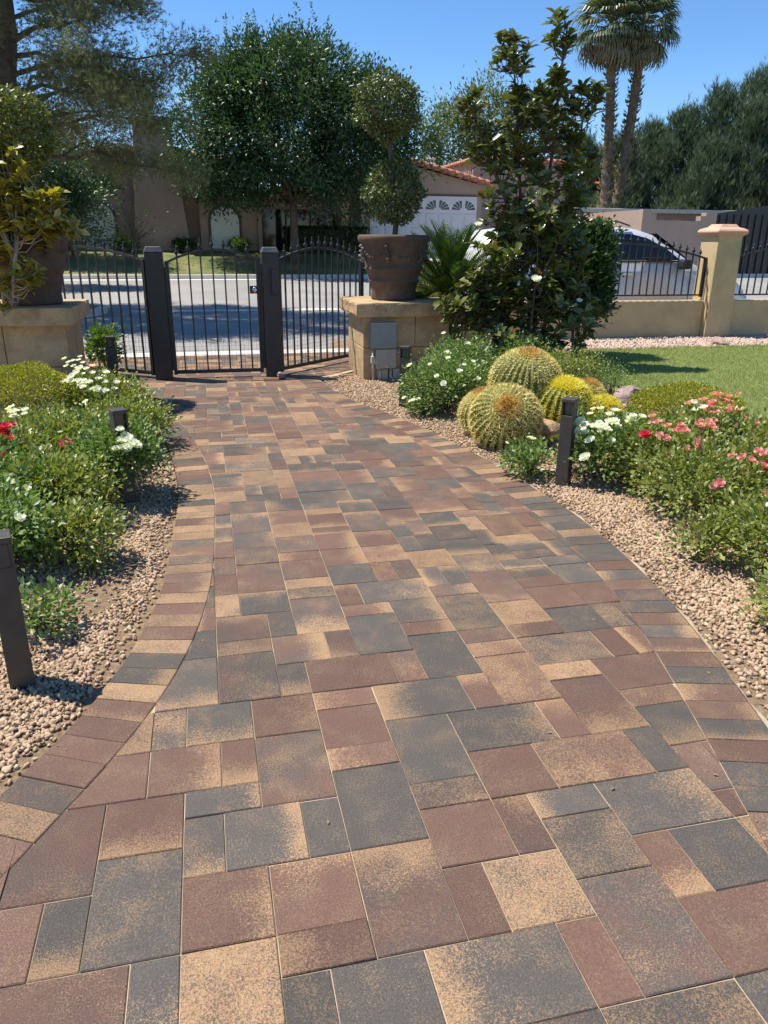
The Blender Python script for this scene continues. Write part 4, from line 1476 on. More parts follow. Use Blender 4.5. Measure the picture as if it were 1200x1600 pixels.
# ------------------------------------------------------------------ van
VX = 4.35
vx0, vy0, _ = W(VX, 12.95)
van = thing('minivan', 'silver minivan parked on the street behind the wall fence', 'van', (vx0, vy0, SZ(12.95)), RZ)
st = [(0.0, 0.95, 0.0), (0.03, 1.3, 0.5), (0.1, 1.62, 0.9), (0.3, 1.79, 1.0), (0.9, 1.86, 1), (1.6, 1.885, 1), (2.3, 1.885, 1), (2.85, 1.85, 1), (3.15, 1.77, 0.98), (3.5, 1.56, 0.92), (3.85, 1.33, 0.8),
      (4.05, 1.19, 0.6), (4.4, 1.11, 0.5), (4.75, 1.0, 0.4), (4.98, 0.86, 0.3), (5.08, 0.66, 0.1)]
V, F = [], []
for (sx, zt, gfac) in st:
    nar = 0.94 - 0.16 * sstep((sx - 4.5) / 0.58) - 0.05 * sstep((0.25 - sx) / 0.25)
    belt = min(1.16, zt - 0.02)
    tum = 0.2 * float(sstep((zt - 1.15) / 0.6))
    sec = [(-nar + 0.06, 0.2), (-nar - 0.015, 0.42), (-nar - 0.03, 0.72), (-nar, belt * 0.97), (-nar + 0.02, belt), (-nar + tum * 0.75, belt + (zt - belt) * 0.72), (-nar + tum + 0.08, zt - 0.03), (-nar * 0.4, zt)]
    sec += [(-a, b) for a, b in reversed(sec)]
    V += [(sx, a, b) for a, b in sec]
m = 16
for i in range(len(st) - 1):
    for k in range(m):
        F.append((i * m + k, i * m + (k + 1) % m, (i + 1) * m + (k + 1) % m, (i + 1) * m + k))
F += [tuple(range(m - 1, -1, -1)), tuple((len(st) - 1) * m + k for k in range(m))]
bo = MB().add(V, F).build('body', M_SILVER, van, True)
for s in (-1, 1):
    # side glass laid on the sloping upper body
    def gl(name, quad):
        v = []
        for (gx, gz) in quad:
            h = (gz - 1.16) / 0.55
            yy = s * (0.955 - 0.16 * h)
            v.append((gx, yy, gz))
        nq = len(quad)
        v2 = [(a, b - s * 0.03, c) for a, b, c in v]
        MB().add(v + v2, [tuple(range(nq)), tuple(range(2 * nq - 1, nq - 1, -1))] + [(k, k + nq, (k + 1) % nq + nq, (k + 1) % nq) for k in range(nq)]).build(name, M_DGLASS, van)
    gl('side_window', [(0.25, 1.34), (1.15, 1.34), (1.15, 1.74), (0.4, 1.72)])
    gl('side_window', [(1.22, 1.34), (2.3, 1.34), (2.3, 1.76), (1.22, 1.75)])
    gl('side_window', [(2.37, 1.34), (3.6, 1.34), (3.33, 1.53), (2.98, 1.69), (2.7, 1.75), (2.37, 1.76)])
    MB().box(0.3, 3.55, s * 0.9 - 0.012, s * 0.9 + 0.012, 1.31, 1.332).build('window_trim', M_BLKPLASTIC, van)
    MB().box(0.3, 4.3, s * 0.975 - 0.012, s * 0.975 + 0.012, 0.46, 0.5).build('side_moulding', M_BLKPLASTIC, van, bevel=0.004)
    for hx in (2.05, 2.5):
        MB().box(hx, hx + 0.2, s * 0.965 - 0.025, s * 0.965 + 0.02, 1.1, 1.14).build('door_handle', M_CHROME, van, bevel=0.006)
    MB().box(3.52, 3.7, s * 1.02 - 0.1, s * 1.02 + 0.1, 1.2, 1.36).build('wing_mirror', M_BLKPLASTIC, van, bevel=0.04)
    for q, xx in enumerate((2.33, 3.78, 1.19)):
        MB().box(xx - 0.005, xx + 0.005, s * 0.968 - 0.006, s * 0.968 + 0.006, 0.35, 1.16).build('door_seam', M_BLKPLASTIC, van)
    for wx in (0.95, 4.15):
        MB().tube([(wx, s * 0.6, 0.34), (wx, s * 0.985, 0.34)], 0.4, 24).build('wheel_arch', M_BLKPLASTIC, van, True)
        wh = MB().tube([(wx, s * 0.72, 0.34), (wx, s * 0.74, 0.34), (wx, s * 0.97, 0.34), (wx, s * 0.995, 0.34)], [0.31, 0.335, 0.335, 0.3], 28).build('wheel', M_TYRE, van, True)
        mb = MB().tube([(wx, s * 0.99, 0.34), (wx, s * 1.002, 0.34)], 0.21, 24)
        mb.build('rim', M_CHROME, wh, True)
    MB().box(4.62, 4.98, s * 0.78 - 0.06, s * 0.78 + 0.06, 0.72, 0.86).build('headlight', M_LAMPGL, van, bevel=0.03)
    MB().tube([(0.45, s * 0.68, 1.9), (0.6, s * 0.68, 1.93), (2.5, s * 0.68, 1.94), (2.7, s * 0.68, 1.88)], 0.014, 6).build('roof_rail', M_BLKPLASTIC, van, True)
ws = [(3.2, 1.752), (3.5, 1.575), (3.85, 1.345), (4.02, 1.225)]
V, F = [], []
for (sx, zt) in ws:
    V += [(sx, -0.68, zt - 0.0), (sx, 0.68, zt - 0.0), (sx + 0.02, -0.68, zt + 0.012), (sx + 0.02, 0.68, zt + 0.012)]
for i in range(3):
    F += [(4 * i, 4 * i + 1, 4 * i + 5, 4 * i + 4), (4 * i + 2, 4 * i + 6, 4 * i + 7, 4 * i + 3)]
MB().add(V, F).build('windscreen', M_DGLASS, van)

# ------------------------------------------------------------------ house across the street
hx, hy, _ = W(0, 31)
house = thing('house', 'brown stucco house with sloping chimney and tile roof across the street', 'house', (hx, hy, 0), RZ)


def gable(xl, zl, xa, za, xr, zr, y0, y1, base, mat, name='wall'):
    return MB().prism([(xl, base), (xr, base), (xr, zr), (xa, za), (xl, zl)], y0, y1).build(name, mat, house)


def tile_slope(name, xa, za, xb, zb, y0, y1, parent=house):
    """barrel tiles on a slope going from (xa,za) up or down to (xb,zb), ridges run along the slope"""
    L = math.hypot(xb - xa, zb - za)
    nx, nz = -(zb - za) / L, (xb - xa) / L
    if nz < 0:
        nx, nz = -nx, -nz
    V, F = [], []
    yn = int((y1 - y0) / 0.06)
    courses = int(L / 0.36)
    for c in range(courses):
        for e in (0, 1):
            s = (c + e) / courses
            lift = 0.05 if e == 0 else 0.02
            if za > zb:
                lift = 0.02 if e == 0 else 0.05
            for k in range(yn + 1):
                y = y0 + (y1 - y0) * k / yn
                h = lift + 0.05 * abs(math.sin(math.pi * k / 4.0))
                V.append((xa + (xb - xa) * s + nx * h, y, za + (zb - za) * s + nz * h))
        b = 2 * c * (yn + 1)
        for k in range(yn):
            F.append((b + k, b + k + 1, b + yn + 2 + k, b + yn + 1 + k))
    me = bpy.data.meshes.new(name)
    me.from_pydata(V, [], F)
    me.materials.append(M_TILE)
    return link(name, me, parent)


def rake_tiles(xa, za, xb, zb, y, parent=house, ax='x'):
    L = math.hypot(xb - xa, zb - za)
    n = int(L / 0.3)
    mb = MB()
    for k in range(n):
        s0, s1 = k / n, (k + 1.12) / n
        p0 = (xa + (xb - xa) * s0, y, za + (zb - za) * s0)
        p1 = (xa + (xb - xa) * s1, y, za + (zb - za) * s1)
        mb.tube([p0, p1], [0.085, 0.11] if za < zb else [0.11, 0.085], 8)
    return mb.build('rake_tiles', M_TILE, parent, True)


# main wing with the big gable
gable(-8.6, 3.2, -1.3, 4.62, 2.3, 3.82, 0.0, 8.5, 0.9, M_HSTUCCO)
tile_slope('roof', -8.9, 3.2, -1.3, 4.68, -0.35, 8.8)
tile_slope('roof', 2.7, 3.78, -1.3, 4.68, -0.35, 8.8)
rake_tiles(-8.9, 3.25, -1.3, 4.74, -0.35)
rake_tiles(2.7, 3.84, -1.3, 4.74, -0.35)
# chimney, right side battered
ch = MB().prism([(-2.32, 0.9), (-0.3, 0.9), (-0.74, 5.35), (-2.0, 5.35)], -0.75, -0.05).build('chimney', M_HSTUCCO, house, bevel=0.02)
MB().box(-2.1, -0.66, -0.85, 0.05, 5.36, 5.5).build('chimney_cap', M_HSTUCCO, ch, bevel=0.02)
# lower wing with window and entry
mb = MB()
mb.box(0.05, 2.15, -0.45, -0.01, 0.9, 2.98)
mb.build('wall', M_HSTUCCO, house)
MB().box(2.15, 2.3, -0.6, -0.01, 0.9, 3.02).build('pilaster', M_HSTUCCO, house)
MB().box(2.3, 5.2, 0.005, 0.2, 2.82, 3.4).build('lintel', M_HSTUCCO, house)
MB().box(5.2, 6.0, -0.3, 0.6, 0.9, 3.2).build('wall', M_HSTUCCO, house)
MB().box(5.3, 5.62, -0.62, -0.305, 0.9, 2.95).build('entry_column', M_STUCCO, house)
mb = MB()
for k in range(26):
    xx = 0.0 + k * 0.245
    mb.tube([(xx, -0.62, 3.03), (xx, -0.02, 3.17)], [0.1, 0.085], 8)
mb.build('eave_tiles', M_TILE, house, True)
MB().box(-0.05, 6.1, -0.55, -0.012, 2.985, 3.02).build('eave_board', M_TRIM, house)
# entry glazing
en = MB().box(2.3, 5.2, 0.22, 0.26, 0.9, 2.82).build('entry_window', M_DGLASS, house)
for xx in (2.32, 3.25, 4.2, 5.14):
    MB().box(xx, xx + 0.06, 0.16, 0.215, 1.1, 2.82).build('mullion', M_TRIM, en)
MB().box(2.3, 5.2, 0.15, 0.214, 2.68, 2.815).build('head_rail', M_HSTUCCO2, en)


def arch_window(xc, w, zb, zt, y):
    n = 14
    zs = zt - w / 2

    def outline(g):
        return [(xc - w / 2 - g, zb), (xc + w / 2 + g, zb)] + [(xc + (w / 2 + g) * math.cos(math.pi * k / n), zs + (w / 2 + g) * math.sin(math.pi * k / n)) for k in range(n + 1)]
    fr = MB().prism(outline(0.1), y - 0.04, y + 0.02).build('window', M_TRIM, house)
    MB().prism(outline(0.0), y - 0.055, y - 0.041).build('pane', M_BLIND, fr)
    mb = MB()
    z = zb + 0.03
    while z < zt - 0.05:
        half = w / 2 if z < zs else math.sqrt(max(0, (w / 2) ** 2 - (z - zs) ** 2))
        if half > 0.08:
            mb.box(xc - half + 0.02, xc + half - 0.02, y - 0.075, y - 0.056, z, z + 0.035)
        z += 0.06
    mb.build('blind_slats', M_BLIND, fr)


arch_window(-3.55, 1.12, 1.15, 2.78, -0.002)
arch_window(0.95, 1.02, 1.15, 2.72, -0.452)
# garage
gable(6.0, 3.9, 7.2, 4.4, 10.8, 3.62, -0.9, 7.5, 0.9, M_HSTUCCO2)
tile_slope('roof', 11.15, 3.58, 7.2, 4.48, -1.2, 7.8)
tile_slope('roof', 4.2, 3.7, 7.2, 4.48, -1.2, 7.8)
rake_tiles(11.15, 3.64, 7.2, 4.54, -1.2)
rake_tiles(4.2, 3.76, 7.2, 4.54, -1.2)
MB().box(6.1, 10.85, -0.93, -0.902, 3.2, 3.27).build('door_header', M_TRIM, house)
door = MB().box(6.35, 10.6, -0.95, -0.905, 0.9, 3.195).build('garage_door', M_WHITE, house)
for r_ in range(4):
    for k in range(8):
        x0 = 6.41 + k * 0.527
        z0 = 1.15 + r_ * 0.51
        if r_ < 3:
            pm = MB().frustum((x0, x0 + 0.45, z0, z0 + 0.42, 0.0), (x0 + 0.04, x0 + 0.41, z0 + 0.04, z0 + 0.38, 0.018))
            pm.v = [(a, -0.951 - c, b) for a, b, c in pm.v]
            pm.build('door_panel', M_WHITE, door)
        else:
            flip = k % 2
            xc = x0 + (0.43 if not flip else 0.02)
            sg = -1 if not flip else 1
            fw = None
            for q in range(4):
                a0, a1 = q * math.pi / 8 + 0.05, (q + 1) * math.pi / 8 - 0.05
                pl = [(xc + sg * r0 * math.cos(a), z0 + 0.03 + r0 * 0.82 * math.sin(a)) for r0, a in ((0.1, a0), (0.41, a0), (0.42, (a0 + a1) / 2), (0.41, a1), (0.1, a1))]
                o = MB().prism(pl, -0.956, -0.95).build('fan_pane', M_DGLASS, door)
# taller block behind the garage
MB().box(12.1, 16.5, 4.0, 10.5, 0.9, 4.9).build('wall', M_HSTUCCO2, house)
rake_tiles(12.0, 5.0, 16.5, 5.0, 3.95)
mb = MB()
for k in range(22):
    y0 = 3.9 + k * 0.3
    mb.tube([(12.02, y0, 5.0), (12.02, y0 + 0.33, 5.0)], [0.1, 0.08], 8)
mb.build('parapet_tiles', M_TILE, house, True)
mb = MB()
for k in range(22):
    y0 = 4.0 + k * 0.3
    mb.tube([(11.86, y0, 4.93), (12.12, y0, 5.02)], [0.09, 0.09], 8)
mb.build('parapet_tiles', M_TILE, house, True)
for (vx1, vz1) in ((12.5, 4.6), (12.72, 4.58), (12.95, 4.56), (12.5, 4.38), (13.2, 4.5)):
    MB().tube([(vx1, 3.97, vz1), (vx1, 4.02, vz1)], 0.055, 10).build('vent_hole', M_TRIM, house)
MB().tube([(10.3, 4.5, 3.5), (10.3, 4.5, 4.95)], 0.14, 12).build('flue', M_CONC, house, True)
MB().tube([(10.3, 4.5, 4.955), (10.3, 4.5, 5.05)], 0.18, 12).build('flue_cap', M_CONC, house, True)

# ------------------------------------------------------------------ brown walls and black gate at the far right
x, y, _ = W(0, 26)
fw = thing('yard_wall', 'brown stepped yard wall behind the minivan', 'wall', (x, y, 0), RZ)
MB().prism([(15.4, 0.2), (18.4, 0.2), (18.4, 2.62), (17.95, 2.62), (17.95, 2.5), (17.75, 2.5), (17.75, 2.34), (15.95, 2.34), (15.95, 2.56), (15.75, 2.56), (15.75, 2.7), (15.4, 2.7)], 0.0, 0.3).build('front_wall', M_HSTUCCO2, fw)
MB().box(15.4, 15.7, 0.302, 14.0, 0.2, 2.68).build('side_wall', M_HSTUCCO2, fw)
bg_ = thing('drive_gate', 'solid black iron driveway gate with a swept top at the right edge', 'gate', (x, y, 0), RZ)
pts = [(18.45, 0.3), (23.5, 0.3), (23.5, 3.05)] + [(23.5 - k * 0.42, 2.62 + 0.5 * math.sin(math.pi * 0.5 * (1 - k / 12)) ** 1.2) for k in range(1, 12)] + [(18.45, 2.6)]
MB().prism(pts, 0.05, 0.12).build('gate_sheet', M_IRON, bg_)
for k in range(16):
    MB().box(18.55 + k * 0.3, 18.58 + k * 0.3, 0.0, 0.048, 0.35, 2.58).build('bar', M_IRON, bg_)
nh = thing('neighbour_house', 'low flat roofed house beyond the brown yard wall', 'house', (*W(20, 38)[:2], 0), RZ)
MB().box(-3.0, 12, 0, 8, 0.9, 3.0).build('wall', M_HSTUCCO2, nh)
MB().box(-3.4, 12.4, -0.5, 8.4, 3.002, 3.2).build('roof', M_CONC, nh, bevel=0.02)
for k in range(3):
    f = MB().box(-2.0 + k * 3.4, -0.4 + k * 3.4, -0.05, 0.02, 1.7, 2.7).build('window', M_TRIM, nh)
    MB().box(-1.92 + k * 3.4, -0.48 + k * 3.4, -0.07, -0.052, 1.78, 2.62).build('pane', M_DGLASS, f)

# ------------------------------------------------------------------ trees
def limb_path(a, b, sag=0.12, n=5):
    a, b = np.array(a, float), np.array(b, float)
    L = np.linalg.norm(b - a)
    out = []
    for k in range(n + 1):
        t = k / n
        p = a + (b - a) * t
        p = p + np.array([0, 0, sag * L * math.sin(math.pi * t)]) + rng.normal(size=3) * 0.025 * L * math.sin(math.pi * t)
        out.append(tuple(p))
    return out


def broadleaf(name, label, base, trunk_h, trunk_r, blobs, nclump, per, leaf, spread, mat, group=None, spikes=0, bark=None, nlimb=18, lean=(0, 0), fork=0):
    """blobs: list of (cx,cy,cz,rx,ry,rz) relative to base"""
    t = thing(name, label, 'tree', base, 0, group)
    bark = bark or M_BARK
    tx, ty = lean
    top = (tx, ty, trunk_h)
    mb = MB()
    mb.tube([(0, 0, -0.3), (tx * 0.2, ty * 0.2, trunk_h * 0.3), (tx * 0.6, ty * 0.6, trunk_h * 0.7), top], [trunk_r * 1.35, trunk_r, trunk_r * 0.85, trunk_r * 0.7], 10)
    mb.build('trunk', bark, t, True)
    cs, ds, w = [], [], np.array([b[3] * b[4] * b[5] for b in blobs])
    w = w / w.sum()
    for b, ww in zip(blobs, w):
        n = max(4, int(nclump * ww))
        c, d = ellip_shell(n, b[:3], b[3:], 0.3)
        cs.append(c)
        ds.append(d)
    cs, ds = np.concatenate(cs), np.concatenate(ds)
    mb = MB()
    idx = rng.choice(len(cs), min(nlimb, len(cs)), replace=False)
    for i in idx:
        p = limb_path((tx, ty, trunk_h * rng.uniform(0.75, 1.0)), cs[i], 0.1)
        r0 = trunk_r * rng.uniform(0.28, 0.5)
        mb.tube(p, [r0, r0 * 0.8, r0 * 0.6, r0 * 0.42, r0 * 0.28, r0 * 0.1], 6)
    mb.build('limbs', bark, t, True)
    P, D, N, L, Wd, tt = clump_leaves(cs, ds, per, spread, leaf, 0.2, 0.9, 0.42)
    if spikes:
        hi = cs[np.argsort(-(cs[:, 2] + 0.25 * rng.random(len(cs))))][:spikes * 3]
        hi = hi[rng.choice(len(hi), spikes, replace=False)]
        m = 46
        k = np.tile(np.linspace(0, 1, m), spikes)
        ln = np.repeat(rng.uniform(0.5, 1.15, spikes), m)
        dirs = unit(np.repeat(rng.normal(size=(spikes, 3)) * 0.16 + np.array([0, 0, 1]), m, 0))
        Ps = np.repeat(hi, m, 0) + dirs * (ln * k)[:, None] + rng.normal(size=(len(k), 3)) * 0.03
        Ds = unit(rand_dir(len(k)) * np.array([1, 1, 0.4]) + np.array([0, 0, 0.55]))
        Ls = leaf * rng.uniform(0.6, 1.1, len(k)) * (1.05 - 0.35 * k)
        P, D = np.concatenate([P, Ps]), np.concatenate([D, Ds])
        N = np.concatenate([N, unit(rand_dir(len(k)) + np.array([0, 0, 1]))])
        L, Wd = np.concatenate([L, Ls]), np.concatenate([Wd, Ls * 0.42])
        tt = np.concatenate([tt, np.clip(0.5 + rng.random(len(k)) * 0.5, 0, 0.89)])
    leaves('crown', t, mat, P, D, N, L, Wd, tt)
    return t


# big dark tree in front of the house
broadleaf('shade_tree', 'big dark green shade tree on the lawn in front of the house', (-3.25, 28.4, 0.75), 2.5, 0.15,
          [(0, 0, 4.4, 3.5, 3.0, 2.6), (-2.2, -0.3, 3.8, 2.0, 1.8, 2.1), (2.2, -0.2, 3.6, 1.7, 1.7, 2.2), (-0.4, 0, 5.9, 2.7, 2.2, 1.2), (-2.1, 0.3, 5.2, 1.6, 1.5, 1.2), (3.6, 0, 4.2, 0.9, 1.0, 1.4), (2.9, 0, 5.2, 1.2, 1.2, 1.2), (4.5, 0, 3.6, 0.7, 0.8, 1.2)],
          1300, 62, 0.155, 0.2, L_ASH, None, 46, nlimb=26)
broadleaf('broadleaf_tree', 'dark tree covering the left end of the house roof', (-10.9, 27.0, 0.8), 2.3, 0.09,
          [(-0.3, 0, 3.2, 1.5, 1.3, 1.1), (1.2, 0, 2.9, 1.0, 1.0, 0.9), (-1.2, -0.3, 2.3, 1.1, 1.0, 1.2), (0.4, 0, 2.2, 0.9, 0.8, 0.7)], 330, 46, 0.16, 0.17, L_ASH, None, 6, lean=(0.3, 0))
broadleaf('broadleaf_tree', 'dense dark tree at the left edge behind the left topiary', (-9.4, 22.0, 0.3), 1.6, 0.1,
          [(0, 0, 2.6, 1.4, 1.2, 1.4), (1.1, 0, 2.0, 0.8, 0.8, 1.0)], 230, 46, 0.13, 0.15, L_ASH, None, 4)
broadleaf('bare_shrub', 'half bare shrub with dark branches against the chimney', (-8.6, 27.4, 0.85), 0.7, 0.05, [(-0.1, 0, 1.3, 0.75, 0.4, 0.7), (0.9, 0, 1.2, 0.6, 0.3, 0.5)], 26, 9, 0.1, 0.1, L_ASH, None, 0, nlimb=22)
broadleaf('pale_tree', 'pale green tree rising behind the garage roof', (3.6, 47, 1.2), 3.0, 0.2,
          [(0, 0, 5.4, 2.4, 2.0, 2.2), (2.2, 0, 6.4, 2.4, 2.0, 2.4), (5.0, 0, 6.0, 2.2, 2.0, 2.5)], 420, 40, 0.24, 0.36, L_PALE)
broadleaf('bright_tree', 'bright green leafy tree at the right edge before the pines', (20.6, 37.5, 1.0), 2.2, 0.12,
          [(0, 0, 3.4, 1.6, 1.4, 1.7), (1.4, 0, 4.6, 1.6, 1.5, 1.6), (0.2, -0.5, 2.0, 1.2, 1.0, 1.0)], 300, 40, 0.2, 0.22, L_BRIGHT)
broadleaf('young_tree', 'slender young tree in the gravel at the right edge', (*[float(q) for q in (5.85, 11.35)], 0.17), 0.75, 0.045,
          [(0.25, -0.1, 1.25, 0.28, 0.25, 0.3)], 20, 22, 0.1, 0.08, L_BRIGHT, bark=M_PALEBARK, lean=(0.12, 0), nlimb=8)

# hedge and low planting before the house
def hedge(label, u, v, w, d, h, n):
    x, y, _ = W(u, v)
    t = thing('hedge', label, 'hedge', (x, y, farz(u, v)), RZ, 'clipped planting before the house')
    MB().box(0.08, w - 0.08, 0.08, d - 0.08, -0.1, h - 0.1).build('branches', M_BARK, t)
    P = np.stack([rng.uniform(0, w, n), rng.uniform(0, d, n), rng.uniform(0, h, n)], 1)
    f = rng.integers(0, 3, n)
    P[f == 0, 2] = h - rng.random((f == 0).sum()) * 0.06
    P[f == 1, 1] = rng.random((f == 1).sum()) * 0.07
    leaves('foliage', t, L_HEDGE, P, rand_dir(n) + np.array([0, -0.3, 0.6]), rand_dir(n) + np.array([0, -0.4, 0.8]), rng.uniform(0.05, 0.09, n), 0.045)


hedge('clipped dark hedge in front of the house entry', 3.3, 29.6, 2.9, 0.8, 0.95, 9000)
for lb, u, v, r_, h_ in (('small round shrub under the right arched window', 1.4, 30.0, 0.35, 0.45), ('low dark shrub beside the chimney foot', -0.6, 29.9, 0.4, 0.4),
                         ('low shrub below the left arched window', -2.6, 29.8, 0.5, 0.5), ('dark shrub left of the left arched window', -5.0, 29.8, 0.6, 0.7)):
    xx, yy, _ = W(u, v)
    rose_bush(lb, xx, yy, r_, h_, 800, [], farz(u, v), L_BRIGHT if 'round' in lb else L_HEDGE, leaf=0.09, group='shrubs at the foot of the house', cat='shrub', name='leafy_shrub')


# ------------------------------------------------------------------ pines
def needles(cent, dirs, per, spread, ln, wd, nn, up, fan=0.85):
    c = np.repeat(cent, per, 0)
    d = np.repeat(dirs, per, 0)
    T = c + rng.normal(size=c.shape) * spread
    td = unit(d * 0.8 + rand_dir(len(T)) * 0.7 + np.array([0, 0, up]))
    P = np.repeat(T, nn, 0)
    D = unit(np.repeat(td, nn, 0) * 1.1 + rand_dir(len(P)) * fan)
    P = P - D * 0.02
    t = np.clip(np.repeat(np.repeat(rng.random(len(cent)), per), nn) * 0.55 + np.repeat(rng.random(len(T)), nn) * 0.45, 0, 1)
    return P, D, rand_dir(len(P)), ln * rng.uniform(0.7, 1.2, len(P)), wd, t


def near_pine():
    base = (-7.2, 16.35, SZ(17.4) + 0.13)
    t = thing('pine_tree', 'tall pine with grey green needles at the upper left edge', 'tree', base, 0)
    mb = MB()
    mb.tube([(-1.1, 0, -0.2), (-0.75, 0, 1.5), (-0.2, 0, 3.5), (0.08, 0, 5), (0.05, 0.1, 7), (0.15, 0, 9.5), (0.1, 0, 11)], [0.24, 0.2, 0.175, 0.16, 0.14, 0.09, 0.03], 10)
    mb.build('trunk', M_BARK, t, True)
    mb = MB()
    cs, ds = [], []
    for k in range(64):
        z0 = 2.75 + 7.6 * (k / 64) ** 1.45
        a = k * 2.399 + rng.uniform(-0.3, 0.3)
        if math.cos(a) > -0.2:
            reach = (3.75 - 0.16 * (z0 - 3)) * rng.uniform(0.75, 1.05)
        else:
            reach = 2.4 * rng.uniform(0.7, 1)
        tip = np.array([math.cos(a) * reach, math.sin(a) * reach * 0.8, z0 + rng.uniform(-0.35, 0.9)])
        p = limb_path((0.08 if z0 > 4.5 else 0.08 - (4.5 - z0) * 0.24, 0, z0), tip, 0.06, 6)
        r0 = 0.055 * rng.uniform(0.7, 1.1)
        mb.tube(p, [r0, r0 * 0.85, r0 * 0.7, r0 * 0.55, r0 * 0.4, r0 * 0.28, r0 * 0.12], 6)
        for q in range(11):
            s = rng.uniform(0.3, 1.0) ** 0.7
            i = min(5, int(s * 6))
            o = np.array(p[i]) + (np.array(p[i + 1]) - np.array(p[i])) * (s * 6 - i)
            dd = unit(rng.normal(size=3)[None] * np.array([1, 1, 0.45]) + np.array([math.cos(a), math.sin(a), 0.15]) * 0.7)[0]
            e = o + dd * rng.uniform(0.25, 0.75) * (1.15 - 0.4 * s)
            mb.tube([tuple(o), tuple((o + e) / 2 + np.array([0, 0, 0.03])), tuple(e)], [0.013, 0.009, 0.004], 4)
            for w_ in (0.55, 1.0):
                cs.append(o + (e - o) * w_)
                ds.append(dd)
    mb.build('limbs', M_BARK, t, True)
    cs, ds = np.array(cs), np.array(ds)
    P, D, N, L, Wd, tt = needles(cs, ds, 46, 0.17, 0.13, 0.0095, 8, 0.25)
    leaves('crown', t, L_PINE, P, D, N, L, Wd, tt, T1)


near_pine()


def far_pine(label, x, y, h, wd):
    t = thing('pine_tree', label, 'tree', (x, y, 1.1), 0, 'row of dark pines behind the yard wall')
    MB().tube([(0, 0, -0.3), (0.05, 0, h * 0.5), (0, 0, h * 0.97)], [0.24, 0.16, 0.03], 8).build('trunk', M_BARK, t, True)
    cs, ds = [], []
    mb = MB()
    for k in range(54):
        f = (k / 54) ** 0.85
        z0 = h * (0.12 + 0.86 * f)
        a = k * 2.399 + rng.uniform(-0.4, 0.4)
        reach = wd * (1 - f) ** 0.75 * rng.uniform(0.7, 1.1) + 0.15
        rise = rng.uniform(0.1, 0.5) * reach + 0.2
        tip = np.array([math.cos(a) * reach, math.sin(a) * reach, z0 + rise])
        p = limb_path((0, 0, z0), tip, -0.08, 4)
        mb.tube(p, [0.05, 0.04, 0.03, 0.02, 0.01], 5)
        for s in (0.45, 0.7, 0.9, 1.05):
            for _ in range(2):
                c = np.array([0, 0, z0]) + (tip - np.array([0, 0, z0])) * s + rng.normal(size=3) * 0.22
                cs.append(c)
                ds.append(unit(np.array([[math.cos(a) * 0.5, math.sin(a) * 0.5, 1.0]]))[0])
    mb.build('limbs', M_BARK, t, True)
    P, D, N, L, Wd, tt = needles(np.array(cs), np.array(ds), 12, 0.2, 0.4, 0.03, 6, 1.7, 0.5)
    leaves('crown', t, L_DPINE, P, D, N, L, Wd, tt, T1)


PN = [(10.6, 45, 5.2, 2.4, 'low pine half hidden behind the magnolia top'), (13.2, 47, 5.6, 2.5, 'pine just left of the palm trunks'), (15.6, 49, 6.6, 2.7, 'pine behind the two palm trunks'),
      (18.6, 47, 8.2, 2.6, 'pine just right of the palm trunks'), (20.9, 48, 9.2, 2.5, 'tallest dark pine in the middle of the right hand row'), (22.9, 46, 7.6, 2.3, 'pine left of the rightmost pine, with bushy top'),
      (25.2, 48, 7.6, 2.6, 'rightmost dark pine of the row'), (16.9, 47.5, 7.2, 2.5, 'rounded pine beside the right palm trunk'), (19.8, 45, 7.4, 2.4, 'dense pine standing before the tallest one'), (24.0, 45, 7.0, 2.3, 'short pine between the two rightmost ones'), (17.6, 45, 5.2, 2.0, 'lower pine in front, right of the palm trunks'), (21.5, 44, 5.6, 2.2, 'lower pine filling the foot of the row')]
for (px_, py_, ph_, pw_, lb) in PN:
    far_pine(lb, px_, py_, ph_, pw_)

# ------------------------------------------------------------------ fan palms
def fan_frond(name, mat, droop, seed):
    g = np.random.default_rng(seed)
    V, F, T = [], [], []

    def quad(a, b, c, d, t):
        n = len(V)
        V.extend([a, b, c, d])
        F.append((n, n + 1, n + 2, n + 3))
        T.extend([t] * 4)
    # petiole along +y
    quad((-0.03, 0, 0), (0.03, 0, 0), (0.018, 0.9, 0.02), (-0.018, 0.9, 0.02), 0.6)
    for k in range(17):
        a = -1.25 + 2.5 * k / 16
        ln = 1.1 * (1 - 0.22 * abs(a) / 1.25) * g.uniform(0.9, 1.1)
        dx, dy = math.sin(a), math.cos(a)
        px, py = dy, -dx
        p0 = np.array((0, 0.88, 0.02))
        p1 = p0 + np.array((dx, dy, 0.05)) * ln * 0.6
        p2 = p0 + np.array((dx, dy, 0)) * ln * 0.88 + np.array((0, 0, -droop * 0.25))
        p3 = p2 + np.array((dx * 0.15, dy * 0.15, -droop)) * ln * 0.42
        w1, w2, w3 = 0.055, 0.035, 0.008
        s = np.array((px, py, 0))
        t = g.uniform(0, 1)
        quad(tuple(p0 - s * 0.01), tuple(p0 + s * 0.01), tuple(p1 + s * w1), tuple(p1 - s * w1), t)
        quad(tuple(p1 - s * w1), tuple(p1 + s * w1), tuple(p2 + s * w2), tuple(p2 - s * w2), t)
        quad(tuple(p2 - s * w2), tuple(p2 + s * w2), tuple(p3 + s * w3), tuple(p3 - s * w3), t)
    return np_mesh(name, V, F, mat, T)


FR = [fan_frond('frond', L_PALM, 0.55, 1), fan_frond('frond', L_PALM, 0.8, 2), fan_frond('frond', L_PALM, 0.4, 3)]
FRD = [fan_frond('frond', L_PALMDRY, 0.9, 4), fan_frond('frond', L_PALMDRY, 0.7, 5)]


